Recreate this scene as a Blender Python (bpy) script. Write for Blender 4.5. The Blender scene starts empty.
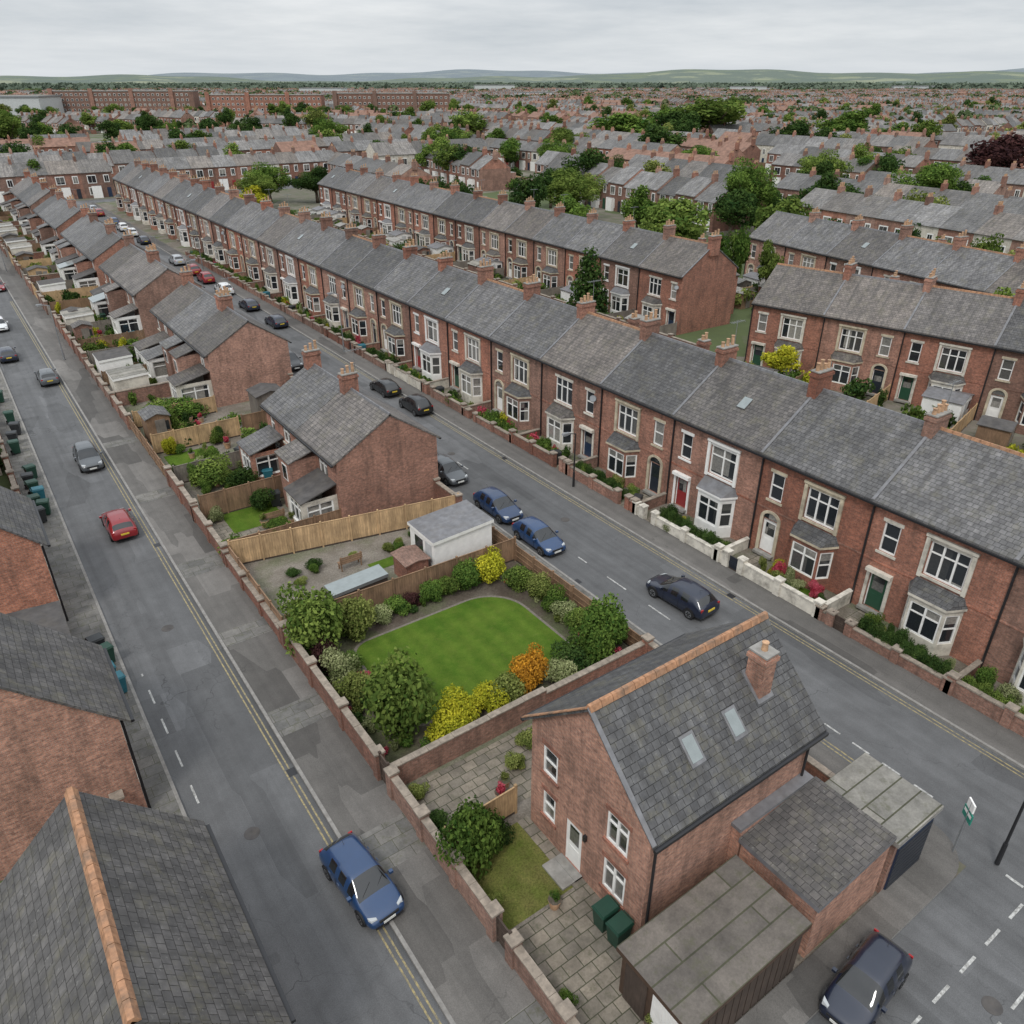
import bpy, math, random
import numpy as np
from mathutils import Vector, Matrix
R=random.Random(7)
rad=math.radians
C=bpy.context
scene=C.scene
# ------------------------------------------------------------------ materials
MATS={}
def newmat(name):
    m=bpy.data.materials.new(name); m.use_nodes=True
    nt=m.node_tree
    for n in list(nt.nodes): nt.nodes.remove(n)
    out=nt.nodes.new('ShaderNodeOutputMaterial')
    b=nt.nodes.new('ShaderNodeBsdfPrincipled')
    nt.links.new(b.outputs[0],out.inputs[0])
    MATS[name]=m
    return m,nt,b
class NT:
    def __init__(s,nt): s.nt=nt
    def n(s,t,**k):
        x=s.nt.nodes.new(t)
        for a,v in k.items(): setattr(x,a,v)
        return x
    def l(s,a,b): s.nt.links.new(a,b)
    def setin(s,node,i,v):
        if hasattr(v,'is_output'): s.l(v,node.inputs[i])
        else: node.inputs[i].default_value=v
    def math(s,op,a,b=0.0,clamp=False):
        x=s.n('ShaderNodeMath',operation=op,use_clamp=clamp); s.setin(x,0,a); s.setin(x,1,b); return x.outputs[0]
    def mix(s,f,a,b,blend='MIX'):
        x=s.n('ShaderNodeMix',data_type='RGBA',blend_type=blend)
        s.setin(x,0,f)
        for i,v in ((6,a),(7,b)):
            if hasattr(v,'is_output'): s.l(v,x.inputs[i])
            else: x.inputs[i].default_value=(v[0],v[1],v[2],1)
        return x.outputs[2]
    def noise(s,vec,scale,detail=4,rough=.55):
        x=s.n('ShaderNodeTexNoise'); x.inputs['Scale'].default_value=scale; x.inputs['Detail'].default_value=detail; x.inputs['Roughness'].default_value=rough
        if vec is not None: s.l(vec,x.inputs['Vector'])
        return x.outputs[0]
    def ramp(s,f,lo,hi,a=0.0,b=1.0):
        x=s.n('ShaderNodeMapRange'); s.setin(x,0,f); x.inputs[1].default_value=lo; x.inputs[2].default_value=hi; x.inputs[3].default_value=a; x.inputs[4].default_value=b
        return x.outputs[0]
    def bump(s,h,b,strength=.4,dist=.02):
        x=s.n('ShaderNodeBump'); x.inputs['Strength'].default_value=strength; x.inputs['Distance'].default_value=dist
        s.l(h,x.inputs['Height']); s.l(x.outputs[0],b.inputs['Normal'])
    def uv(s): return s.n('ShaderNodeTexCoord').outputs['UV']
    def pos(s): return s.n('ShaderNodeNewGeometry').outputs['Position']
    def var(s): return s.n('ShaderNodeAttribute',attribute_name='var').outputs['Fac']
    def orand(s): return s.n('ShaderNodeObjectInfo').outputs['Random']
    def rnd(s):
        return s.math('FRACT',s.math('ADD',s.var(),s.math('MULTIPLY',s.orand(),3.7)))

def hsvshift(N,col,val,sat=1.0,hue=.5):
    x=N.n('ShaderNodeHueSaturation'); N.setin(x,'Hue',hue); N.setin(x,'Saturation',sat); N.setin(x,'Value',val); N.l(col,x.inputs['Color']); return x.outputs[0]

def mat_simple(name,col,rough=.7,noise=.15,scale=3,metal=0,coat=0,dirt=0):
    m,nt,b=newmat(name); N=NT(nt)
    v=N.noise(N.pos(),scale,5)
    f=N.ramp(v,.3,.7,1-noise,1+noise)
    c=N.mix(1.0,(col[0],col[1],col[2]),(1,1,1),'MULTIPLY')
    h=hsvshift(N,c,f)
    if dirt:
        h=N.mix(N.math('MULTIPLY',N.ramp(N.noise(N.pos(),1.6,7,.7),.46,.7,0,1),dirt),h,(.12,.105,.085))
    N.l(h,b.inputs['Base Color'])
    b.inputs['Roughness'].default_value=rough; b.inputs['Metallic'].default_value=metal
    if coat: b.inputs['Coat Weight'].default_value=coat
    return m
def mat_brick(name,c1,c2,mortar,bw=.23,rh=.078,ms=.008,var=.35):
    m,nt,b=newmat(name); N=NT(nt)
    uv=N.uv()
    br=N.n('ShaderNodeTexBrick'); N.l(uv,br.inputs['Vector'])
    br.inputs['Scale'].default_value=1; br.inputs['Brick Width'].default_value=bw; br.inputs['Row Height'].default_value=rh
    br.inputs['Mortar Size'].default_value=ms; br.inputs['Mortar Smooth'].default_value=.2; br.inputs['Bias'].default_value=-.15
    br.inputs['Color1'].default_value=(*c1,1); br.inputs['Color2'].default_value=(*c2,1); br.inputs['Mortar'].default_value=(*mortar,1)
    p=N.pos()
    n1=N.noise(p,.7,6,.6); n2=N.noise(uv,6,4,.7)
    f=N.math('MULTIPLY',N.ramp(n1,.3,.7,.72,1.2),N.ramp(n2,.3,.7,.62,1.32))
    r=N.rnd()
    f=N.math('MULTIPLY',f,N.ramp(r,0,1,1-var,1+var*.6))
    r2=N.math('FRACT',N.math('MULTIPLY',r,7.31))
    h=hsvshift(N,br.outputs[0],f,N.ramp(r2,0,1,.74,1.0),N.ramp(r2,0,1,.508,.497))
    st=N.n('ShaderNodeMapping'); N.l(p,st.inputs[0]); st.inputs['Scale'].default_value=(2.2,2.2,.35)
    s=N.ramp(N.noise(st.outputs[0],1,5,.65),.48,.76,0,.65)
    h=N.mix(s,h,(.075,.05,.04))
    N.l(h,b.inputs['Base Color']); b.inputs['Roughness'].default_value=.88
    N.bump(N.math('SUBTRACT',1.0,br.outputs['Fac']),b,.5,.012)
    return m
def mat_slate(name,c1,c2,bw=.3,rh=.24,var=.3,moss=.25):
    m,nt,b=newmat(name); N=NT(nt)
    uv=N.uv()
    br=N.n('ShaderNodeTexBrick'); N.l(uv,br.inputs['Vector'])
    br.inputs['Scale'].default_value=1; br.inputs['Brick Width'].default_value=bw; br.inputs['Row Height'].default_value=rh
    br.inputs['Mortar Size'].default_value=.012; br.inputs['Mortar Smooth'].default_value=.4
    br.inputs['Color1'].default_value=(*c1,1); br.inputs['Color2'].default_value=(*c2,1); br.inputs['Mortar'].default_value=(.024,.023,.023,1)
    p=N.pos()
    n1=N.noise(p,.6,7,.65); n2=N.noise(uv,3.1,4)
    f=N.math('MULTIPLY',N.ramp(n1,.3,.7,.64,1.3),N.ramp(n2,.3,.7,.72,1.25))
    r=N.rnd()
    f=N.math('MULTIPLY',f,N.ramp(r,0,1,1-var,1+var))
    h=hsvshift(N,br.outputs[0],f,1.0)
    r2=N.math('FRACT',N.math('MULTIPLY',r,5.77))
    h=N.mix(N.ramp(r2,.45,1,0,.6),h,N.mix(1.0,h,(1.25,1.02,.82),'MULTIPLY'))
    mo=N.math('MULTIPLY',N.ramp(N.noise(p,1.3,9,.72),.5,.7,0,1),moss)
    h=N.mix(mo,h,(.17,.155,.10))
    sp=N.math('MULTIPLY',N.ramp(N.noise(p,9,3,.7),.6,.72,0,1),.4)
    h=N.mix(sp,h,(.3,.295,.27))
    stn=N.n('ShaderNodeMapping'); N.l(uv,stn.inputs[0]); stn.inputs['Scale'].default_value=(2.6,.22,1)
    h=N.mix(N.ramp(N.noise(stn.outputs[0],1,5,.6),.46,.7,0,.65),h,(.045,.043,.042))
    N.l(h,b.inputs['Base Color']); b.inputs['Roughness'].default_value=.68
    sx=N.n('ShaderNodeSeparateXYZ'); N.l(uv,sx.inputs[0])
    saw=N.math('FRACT',N.math('DIVIDE',sx.outputs[1],rh))
    hgt=N.math('ADD',N.math('MULTIPLY',N.math('SUBTRACT',1.0,saw),.8),N.math('MULTIPLY',N.math('SUBTRACT',1.0,br.outputs['Fac']),.5))
    N.bump(hgt,b,.7,.025)
    return m
BR1=(.40,.14,.077);BR2=(.235,.082,.05);MOR=(.28,.205,.155)
mat_brick('brick',BR1,BR2,MOR,var=.36)
mat_brick('brick_bright',(.47,.158,.078),(.27,.083,.046),(.33,.24,.18),ms=.009,var=.1)
mat_brick('brick_wall',(.33,.125,.075),(.2,.075,.048),(.25,.19,.145),var=.25)
mat_brick('brick_far',(.34,.148,.095),(.25,.108,.075),(.27,.2,.15),bw=.6,rh=.3,ms=.01,var=.45)
mat_slate('slate',(.142,.138,.137),(.096,.094,.095),var=.36,moss=.45)
mat_slate('slate_dark',(.112,.111,.112),(.074,.074,.077),bw=.3,rh=.27,var=.12,moss=.5)
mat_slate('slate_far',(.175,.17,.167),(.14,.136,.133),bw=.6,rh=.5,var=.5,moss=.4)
mat_simple('tile_far',(.22,.125,.09),.8,.3,1)
mat_simple('white',(.80,.79,.76),.45,.08)
mat_simple('stone',(.52,.45,.33),.8,.2,2,dirt=.6)
mat_simple('stone_white',(.64,.60,.52),.7,.12,2,dirt=.7)
mat_simple('render',(.60,.56,.48),.85,.12,1,dirt=.6)
mat_simple('black',(.018,.018,.02),.4,.1)
mat_simple('lead',(.16,.16,.168),.5,.25,dirt=.4)
mat_simple('terracotta',(.36,.19,.105),.85,.35,6,dirt=.7)
mat_simple('pot',(.44,.27,.16),.85,.35,4,dirt=.5)
mat_simple('felt',(.075,.07,.068),.9,.3,2,dirt=.4)
mat_simple('concrete',(.27,.26,.24),.9,.25,3,dirt=.5)
mat_simple('coping',(.28,.235,.19),.9,.3,4,dirt=.7)
mat_simple('doorred',(.25,.03,.03),.35,.05)
mat_simple('doorblue',(.02,.035,.07),.35,.05)
mat_simple('doordark',(.02,.025,.035),.4,.1)
mat_simple('doorgreen',(.02,.07,.04),.35,.05)
mat_simple('fascia_brown',(.075,.045,.03),.6,.2)
mat_simple('binA',(.012,.05,.032),.5,.1)
mat_simple('binB',(.02,.13,.17),.5,.1)
mat_simple('binC',(.025,.028,.03),.5,.1)
mat_simple('rubber',(.012,.012,.013),.8,.1)
mat_simple('alloy',(.35,.36,.37),.3,.05,metal=.8)
mat_simple('lamp_clear',(.42,.44,.45),.08,.02)
mat_simple('lamp_red',(.3,.01,.01),.15,.02)
mat_simple('plate_w',(.7,.7,.66),.4,.02)
mat_simple('plate_y',(.65,.48,.05),.4,.02)
mat_simple('metalgrey',(.28,.29,.3),.4,.1,metal=.5)
mat_simple('signgreen',(.02,.22,.16),.4,.02)
mat_simple('bark',(.12,.09,.065),.9,.3,5)
mat_simple('plastic_white',(.5,.52,.52),.35,.1,dirt=.3)
mat_simple('greenhouse_glass',(.24,.27,.27),.12,.1)
mat_simple('kerbstone',(.24,.23,.215),.9,.2,5,dirt=.3)
mat_simple('pebble',(.16,.14,.115),.9,.3,9,dirt=.5)
for nm,c in [('paint_blue',(.009,.04,.115)),('paint_navy',(.006,.011,.028)),('paint_red',(.22,.006,.010)),('paint_black',(.006,.007,.008)),('paint_silver',(.34,.36,.38)),('paint_white',(.62,.63,.63)),('paint_grey',(.07,.078,.085)),('paint_mid',(.008,.03,.085))]:
    mm=mat_simple(nm,c,.35,.04,2,coat=.8); 
    mm.node_tree.nodes['Principled BSDF'].inputs['Coat Roughness'].default_value=.05
def mat_glass(name,dark=(.02,.024,.028),curt=(.42,.40,.36)):
    m,nt,b=newmat(name);N=NT(nt)
    p=N.pos()
    w=N.n('ShaderNodeTexWhiteNoise',noise_dimensions='3D')
    mp=N.n('ShaderNodeVectorMath',operation='SNAP'); N.l(p,mp.inputs[0]); mp.inputs[1].default_value=(1.7,1.7,1.9)
    N.l(mp.outputs[0],w.inputs[0])
    f=N.ramp(w.outputs[0],.45,1,0,.85)
    wv=N.ramp(N.noise(p,9,2),.3,.7,.55,1)
    c=N.mix(N.math('MULTIPLY',f,wv),dark,curt)
    N.l(c,b.inputs['Base Color']); b.inputs['Roughness'].default_value=.06; b.inputs['IOR'].default_value=1.7
    return m
mat_glass('glass'); mat_glass('carglass',(.010,.012,.014),(.02,.02,.02))
def mat_wood(name,c,var=.25):
    m,nt,b=newmat(name);N=NT(nt)
    uv=N.uv(); mp=N.n('ShaderNodeMapping'); N.l(uv,mp.inputs[0]); mp.inputs['Scale'].default_value=(12,1.2,1)
    f=N.ramp(N.noise(mp.outputs[0],1.5,5),.3,.7,1-var,1+var)
    f=N.math('MULTIPLY',f,N.ramp(N.noise(N.pos(),1.1,4),.3,.7,.75,1.25))
    f=N.math('MULTIPLY',f,N.ramp(N.var(),0,1,.75,1.25))
    rgb=N.n('ShaderNodeRGB'); rgb.outputs[0].default_value=(*c,1)
    N.l(hsvshift(N,rgb.outputs[0],f),b.inputs['Base Color']); b.inputs['Roughness'].default_value=.85
mat_wood('wood_new',(.44,.295,.16)); mat_wood('wood_old',(.22,.135,.08)); mat_wood('wood_grey',(.19,.165,.14)); mat_wood('wood_dark',(.06,.042,.032))
def mat_asphalt(name,c,patch=.35):
    m,nt,b=newmat(name);N=NT(nt)
    p=N.pos()
    big=N.noise(p,.09,6,.6); med=N.noise(p,.9,6,.65); fine=N.noise(p,28,3,.7)
    f=N.math('MULTIPLY',N.ramp(big,.3,.7,.84,1.18),N.ramp(med,.3,.7,.86,1.14))
    f=N.math('MULTIPLY',f,N.ramp(fine,.3,.7,.8,1.22))
    sk=N.n('ShaderNodeMapping'); N.l(p,sk.inputs[0]); sk.inputs['Scale'].default_value=(1.3,.035,1)
    f=N.math('MULTIPLY',f,N.ramp(N.noise(sk.outputs[0],1,4,.6),.35,.65,.84,1.14))
    mp=N.n('ShaderNodeMapping'); N.l(p,mp.inputs[0]); mp.inputs['Scale'].default_value=(.55,.16,1)
    vo=N.n('ShaderNodeTexVoronoi',distance='CHEBYCHEV'); N.l(mp.outputs[0],vo.inputs['Vector']); vo.inputs['Scale'].default_value=1; vo.inputs['Randomness'].default_value=.9
    sc=N.n('ShaderNodeSeparateColor'); N.l(vo.outputs['Color'],sc.inputs[0])
    pt=N.ramp(sc.outputs[0],.72,.74,0,1); pt2=N.ramp(sc.outputs[1],.85,.86,0,1)
    f=N.math('MULTIPLY',f,N.math('SUBTRACT',1.0,N.math('MULTIPLY',pt,patch*.5)))
    f=N.math('MULTIPLY',f,N.math('ADD',1.0,N.math('MULTIPLY',pt2,patch*.5)))
    dn=N.n('ShaderNodeVectorMath',operation='ADD'); N.l(p,dn.inputs[0])
    nz=N.n('ShaderNodeTexNoise'); nz.inputs['Scale'].default_value=1.5; N.l(p,nz.inputs['Vector']); N.l(nz.outputs['Color'],dn.inputs[1])
    cr=N.n('ShaderNodeTexVoronoi',feature='DISTANCE_TO_EDGE'); N.l(dn.outputs[0],cr.inputs['Vector']); cr.inputs['Scale'].default_value=.33
    ck=N.math('MULTIPLY',N.ramp(cr.outputs['Distance'],0,.008,1,0),N.ramp(big,.45,.6,0,.55))
    f=N.math('MULTIPLY',f,N.math('SUBTRACT',1.0,ck))
    rgb=N.n('ShaderNodeRGB'); rgb.outputs[0].default_value=(*c,1)
    h=hsvshift(N,rgb.outputs[0],f)
    N.l(h,b.inputs['Base Color']); b.inputs['Roughness'].default_value=.85
    N.bump(fine,b,.3,.01)
mat_asphalt('asphalt',(.102,.103,.105)); mat_asphalt('asphalt_pave',(.112,.105,.097),.6)
def mat_paint(name,c,wear=.5):
    m,nt,b=newmat(name);N=NT(nt)
    p=N.pos(); f=N.ramp(N.noise(p,6,6,.75),.40,.6,0,1)
    f=N.math('MULTIPLY',f,wear)
    N.l(N.mix(f,c,(.11,.105,.095)),b.inputs['Base Color']); b.inputs['Roughness'].default_value=.7
mat_paint('roadwhite',(.52,.52,.5),.75); mat_paint('roadyellow',(.36,.29,.13),.9)
def mat_slab(name,c,bw,rh,ms=.018):
    m,nt,b=newmat(name);N=NT(nt)
    br=N.n('ShaderNodeTexBrick'); N.l(N.uv(),br.inputs['Vector']); br.inputs['Scale'].default_value=1
    br.inputs['Brick Width'].default_value=bw; br.inputs['Row Height'].default_value=rh; br.inputs['Mortar Size'].default_value=ms
    br.inputs['Color1'].default_value=(*c,1); br.inputs['Color2'].default_value=(c[0]*.66,c[1]*.68,c[2]*.7,1); br.inputs['Mortar'].default_value=(.06,.06,.035,1)
    p=N.pos()
    f=N.math('MULTIPLY',N.ramp(N.noise(p,1.1,6,.7),.3,.7,.6,1.25),N.ramp(N.noise(p,12,4,.7),.3,.7,.85,1.15))
    h=hsvshift(N,br.outputs[0],f)
    h=N.mix(N.ramp(N.noise(p,2.3,6,.75),.52,.7,0,.7),h,(.08,.08,.045))
    N.l(h,b.inputs['Base Color']); b.inputs['Roughness'].default_value=.85
    N.bump(N.math('SUBTRACT',1.0,br.outputs['Fac']),b,.4,.01)
mat_slab('slabs',(.25,.215,.17),.6,.45); mat_slab('slabs_grey',(.19,.18,.165),.9,.6,.01)
mat_slab('roofsheet',(.29,.27,.235),6,.75,.03)
mat_slab('roofsheet_dark',(.16,.138,.118),6,.75,.03)
def mat_grass(name,c1,c2,fs=40):
    m,nt,b=newmat(name);N=NT(nt)
    p=N.pos(); a=N.noise(p,.8,6,.7); d=N.noise(p,fs,4,.8)
    c=N.mix(N.ramp(a,.35,.65,0,1),c1,c2)
    sx=N.n('ShaderNodeSeparateXYZ'); N.l(p,sx.inputs[0])
    s=N.math('SINE',N.math('MULTIPLY',sx.outputs[0],6.5))
    f=N.math('MULTIPLY',N.ramp(d,.3,.7,.5,1.45),N.ramp(s,-1,1,.93,1.07))
    c=N.mix(N.ramp(N.noise(p,3,6,.75),.56,.72,0,.5),c,(.14,.14,.04))
    N.l(hsvshift(N,c,f),b.inputs['Base Color']); b.inputs['Roughness'].default_value=1
    b.inputs['Specular IOR Level'].default_value=.15
    N.bump(d,b,.9,.05)
mat_grass('lawn',(.062,.125,.012),(.11,.17,.022)); mat_grass('grass_rough',(.10,.13,.025),(.16,.15,.05),15)
def mat_soil(name,c1,c2,g=.5):
    m,nt,b=newmat(name);N=NT(nt)
    p=N.pos(); a=N.noise(p,.5,7,.7); d=N.noise(p,10,5,.8); e=N.noise(p,.23,5,.6)
    c=N.mix(N.ramp(a,.4,.6,0,1),c1,c2)
    c=N.mix(N.ramp(e,.48,.6,0,g),c,(.07,.105,.028))
    N.l(hsvshift(N,c,N.ramp(d,.3,.7,.55,1.4)),b.inputs['Base Color']); b.inputs['Roughness'].default_value=.95
    N.bump(d,b,.6,.05)
mat_soil('soil',(.13,.11,.085),(.19,.17,.14),.7); mat_soil('bedsoil',(.07,.052,.038),(.12,.10,.078),.5); mat_soil('gravel',(.22,.195,.165),(.15,.13,.105),.45)
m,nt,b=newmat('ground_mat');N=NT(nt)
p=N.pos()
vl=N.n('ShaderNodeVectorMath',operation='LENGTH'); N.l(p,vl.inputs[0])
vo=N.n('ShaderNodeTexVoronoi',distance='CHEBYCHEV'); N.l(p,vo.inputs['Vector']); vo.inputs['Scale'].default_value=.09
sc=N.n('ShaderNodeSeparateColor'); N.l(vo.outputs['Color'],sc.inputs[0])
c=N.mix(N.ramp(sc.outputs[0],.45,.5,0,1),(.15,.13,.105),(.08,.11,.035))
c=N.mix(N.ramp(sc.outputs[1],.72,.75,0,1),c,(.22,.195,.165))
c=N.mix(N.ramp(N.noise(p,.5,6,.7),.4,.62,0,.7),c,(.065,.09,.03))
vf=N.n('ShaderNodeTexVoronoi'); N.l(p,vf.inputs['Vector']); vf.inputs['Scale'].default_value=.0032
sf=N.n('ShaderNodeSeparateColor'); N.l(vf.outputs['Color'],sf.inputs[0])
fc=N.mix(sf.outputs[0],(.08,.12,.05),(.18,.20,.10))
fc=N.mix(N.ramp(sf.outputs[1],.6,.62,0,1),fc,(.06,.085,.05))
c=N.mix(N.ramp(vl.outputs['Value'],1500,2400,0,1),c,fc)
c=N.mix(N.ramp(N.noise(p,3,5,.7),.3,.7,0,.35),c,(.05,.05,.04))
N.l(c,b.inputs['Base Color']); b.inputs['Roughness'].default_value=1
def mat_leaf(name,c1,c2,tr=.25):
    m=bpy.data.materials.new(name); m.use_nodes=True; nt=m.node_tree
    for n in list(nt.nodes): nt.nodes.remove(n)
    N=NT(nt); out=N.n('ShaderNodeOutputMaterial'); d=N.n('ShaderNodeBsdfDiffuse'); t=N.n('ShaderNodeBsdfTranslucent'); mx=N.n('ShaderNodeMixShader')
    c=N.mix(N.var(),c1,c2); f=N.ramp(N.orand(),0,1,.78,1.25); c=hsvshift(N,c,f)
    N.l(c,d.inputs[0]); N.l(c,t.inputs[0]); mx.inputs[0].default_value=tr
    N.l(d.outputs[0],mx.inputs[1]); N.l(t.outputs[0],mx.inputs[2]); N.l(mx.outputs[0],out.inputs[0])
    MATS[name]=m
mat_leaf('leaf_green',(.035,.078,.017),(.17,.25,.052))
mat_leaf('leaf_mid',(.055,.10,.022),(.24,.31,.072))
mat_leaf('leaf_dark',(.022,.05,.016),(.09,.145,.038))
mat_leaf('leaf_olive',(.07,.10,.022),(.33,.36,.11))
mat_leaf('leaf_yellow',(.20,.22,.02),(.60,.55,.05))
mat_leaf('leaf_orange',(.26,.12,.02),(.70,.36,.04))
mat_leaf('leaf_purple',(.035,.018,.02),(.11,.05,.045))
mat_leaf('leaf_cream',(.12,.15,.055),(.44,.46,.24))
mat_leaf('leaf_far_haze',(.042,.066,.032),(.115,.15,.065),.15)  # distant leaves: mild aerial haze painted in as a duller, bluer green
mat_leaf('leaf_vfar_haze',(.08,.105,.08),(.135,.165,.12),.15)  # farthest leaves: haze put into the colour, paler and bluer still
mat_leaf('petal_red',(.35,.03,.05),(.6,.15,.2))
# ------------------------------------------------------------------ mesh builder
def finish(me,mats):
    for mn in mats: me.materials.append(MATS[mn])
def set_uv(me):
    nl=len(me.loops); npg=len(me.polygons)
    if nl==0: return
    co=np.empty(len(me.vertices)*3,np.float32); me.vertices.foreach_get('co',co); co=co.reshape(-1,3)
    nr=np.empty(npg*3,np.float32); me.polygons.foreach_get('normal',nr); nr=nr.reshape(-1,3)
    lt=np.empty(npg,np.int32); me.polygons.foreach_get('loop_total',lt)
    vi=np.empty(nl,np.int32); me.loops.foreach_get('vertex_index',vi)
    n=np.repeat(nr,lt,axis=0); p=co[vi]
    z=np.array([0,0,1.],np.float32)
    u=np.cross(np.broadcast_to(z,n.shape),n); L=np.linalg.norm(u,axis=1); flat=L<.08
    u[flat]=[1,0,0]; L[flat]=1; u/=L[:,None]
    v=np.cross(n,u); v[flat]=[0,1,0]
    uv=np.stack([(p*u).sum(1),(p*v).sum(1)],1).astype(np.float32)
    lay=me.uv_layers.new(name='UVMap'); lay.data.foreach_set('uv',uv.ravel())
class MB:
    def __init__(s): s.parts={}; s.cur='body'; s.v=0.5; s.sel()
    def sel(s):
        if s.cur not in s.parts: s.parts[s.cur]=([],[],[],[])
        s.V,s.F,s.M,s.A=s.parts[s.cur]
    def part(s,n): s.cur=n; s.sel(); return s
    def poly(s,pts,mat):
        i=len(s.V); s.V.extend(tuple(p) for p in pts); s.F.append(tuple(range(i,i+len(pts)))); s.M.append(mat); s.A.append(s.v)
    def hexa(s,b,t,mat,mt=None,bottom=True):
        n=len(b)
        i=len(s.V); s.V.extend(tuple(p) for p in b); s.V.extend(tuple(p) for p in t)
        for k in range(n):
            j=(k+1)%n; s.F.append((i+k,i+j,i+n+j,i+n+k)); s.M.append(mat); s.A.append(s.v)
        s.F.append(tuple(range(i+n,i+2*n))); s.M.append(mt or mat); s.A.append(s.v)
        if bottom: s.F.append(tuple(range(i+n-1,i-1,-1))); s.M.append(mat); s.A.append(s.v)
    def box(s,x0,y0,z0,x1,y1,z1,mat,mt=None):
        s.hexa([(x0,y0,z0),(x1,y0,z0),(x1,y1,z0),(x0,y1,z0)],[(x0,y0,z1),(x1,y0,z1),(x1,y1,z1),(x0,y1,z1)],mat,mt)
    def cyl(s,x,y,z0,z1,r0,r1,mat,n=10,mt=None):
        a=[2*math.pi*k/n for k in range(n)]
        s.hexa([(x+r0*math.cos(t),y+r0*math.sin(t),z0) for t in a],[(x+r1*math.cos(t),y+r1*math.sin(t),z1) for t in a],mat,mt)
    def tube(s,p,q,r0,r1,mat,n=6):
        p=Vector(p);q=Vector(q);d=(q-p).normalized(); a=d.orthogonal().normalized(); b=d.cross(a)
        an=[2*math.pi*k/n for k in range(n)]
        s.hexa([p+(a*math.cos(t)+b*math.sin(t))*r0 for t in an],[q+(a*math.cos(t)+b*math.sin(t))*r1 for t in an],mat)
    def meshes(s,name,smooth=()):
        out=[]
        for pn,(V,F,M,A) in s.parts.items():
            if not F: continue
            me=bpy.data.meshes.new(name+'_'+pn); me.from_pydata(V,[],F)
            ms=sorted(set(M)); ix={m:i for i,m in enumerate(ms)}
            me.polygons.foreach_set('material_index',[ix[m] for m in M])
            at=me.attributes.new('var','FLOAT','FACE'); at.data.foreach_set('value',A)
            finish(me,ms); set_uv(me); me.update(); out.append((pn,me))
        return out
def link(o): scene.collection.objects.link(o); return o
def place(ms,name,loc=(0,0,0),rot=0,scale=1):
    if len(ms)==1: o=bpy.data.objects.new(name,ms[0][1]); link(o)
    else:
        o=bpy.data.objects.new(name,None); link(o); o.empty_display_size=.5
        for pn,me in ms:
            c=bpy.data.objects.new(pn,me); link(c); c.parent=o
    o.location=loc; o.rotation_euler=(0,0,rot)
    o.scale=(scale,)*3 if not hasattr(scale,'__len__') else scale
    return o
# ------------------------------------------------------------------ camera + culling
fpx=780;tl=math.atan(432/fpx);CH=25;az=rad(35.3)
cam=bpy.data.cameras.new('camera'); co=bpy.data.objects.new('camera',cam); link(co); scene.camera=co
co.location=(0,0,CH); co.rotation_euler=(math.pi/2-tl,0,-az); cam.sensor_width=36; cam.lens=36*fpx/1024; cam.clip_end=30000; cam.clip_start=.5
def proj(x,y,z=0):
    xc=x*math.cos(az)-y*math.sin(az); yc=x*math.sin(az)+y*math.cos(az); k=CH-z
    d=yc*math.cos(tl)+k*math.sin(tl)
    if d<1: return None
    return (512+fpx*xc/d, 512-fpx*(yc*math.sin(tl)-k*math.cos(tl))/d)
def vis(x,y,m=150):
    p=proj(x,y)
    return p is not None and -m<p[0]<1024+m and p[1]<1024+m
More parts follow.
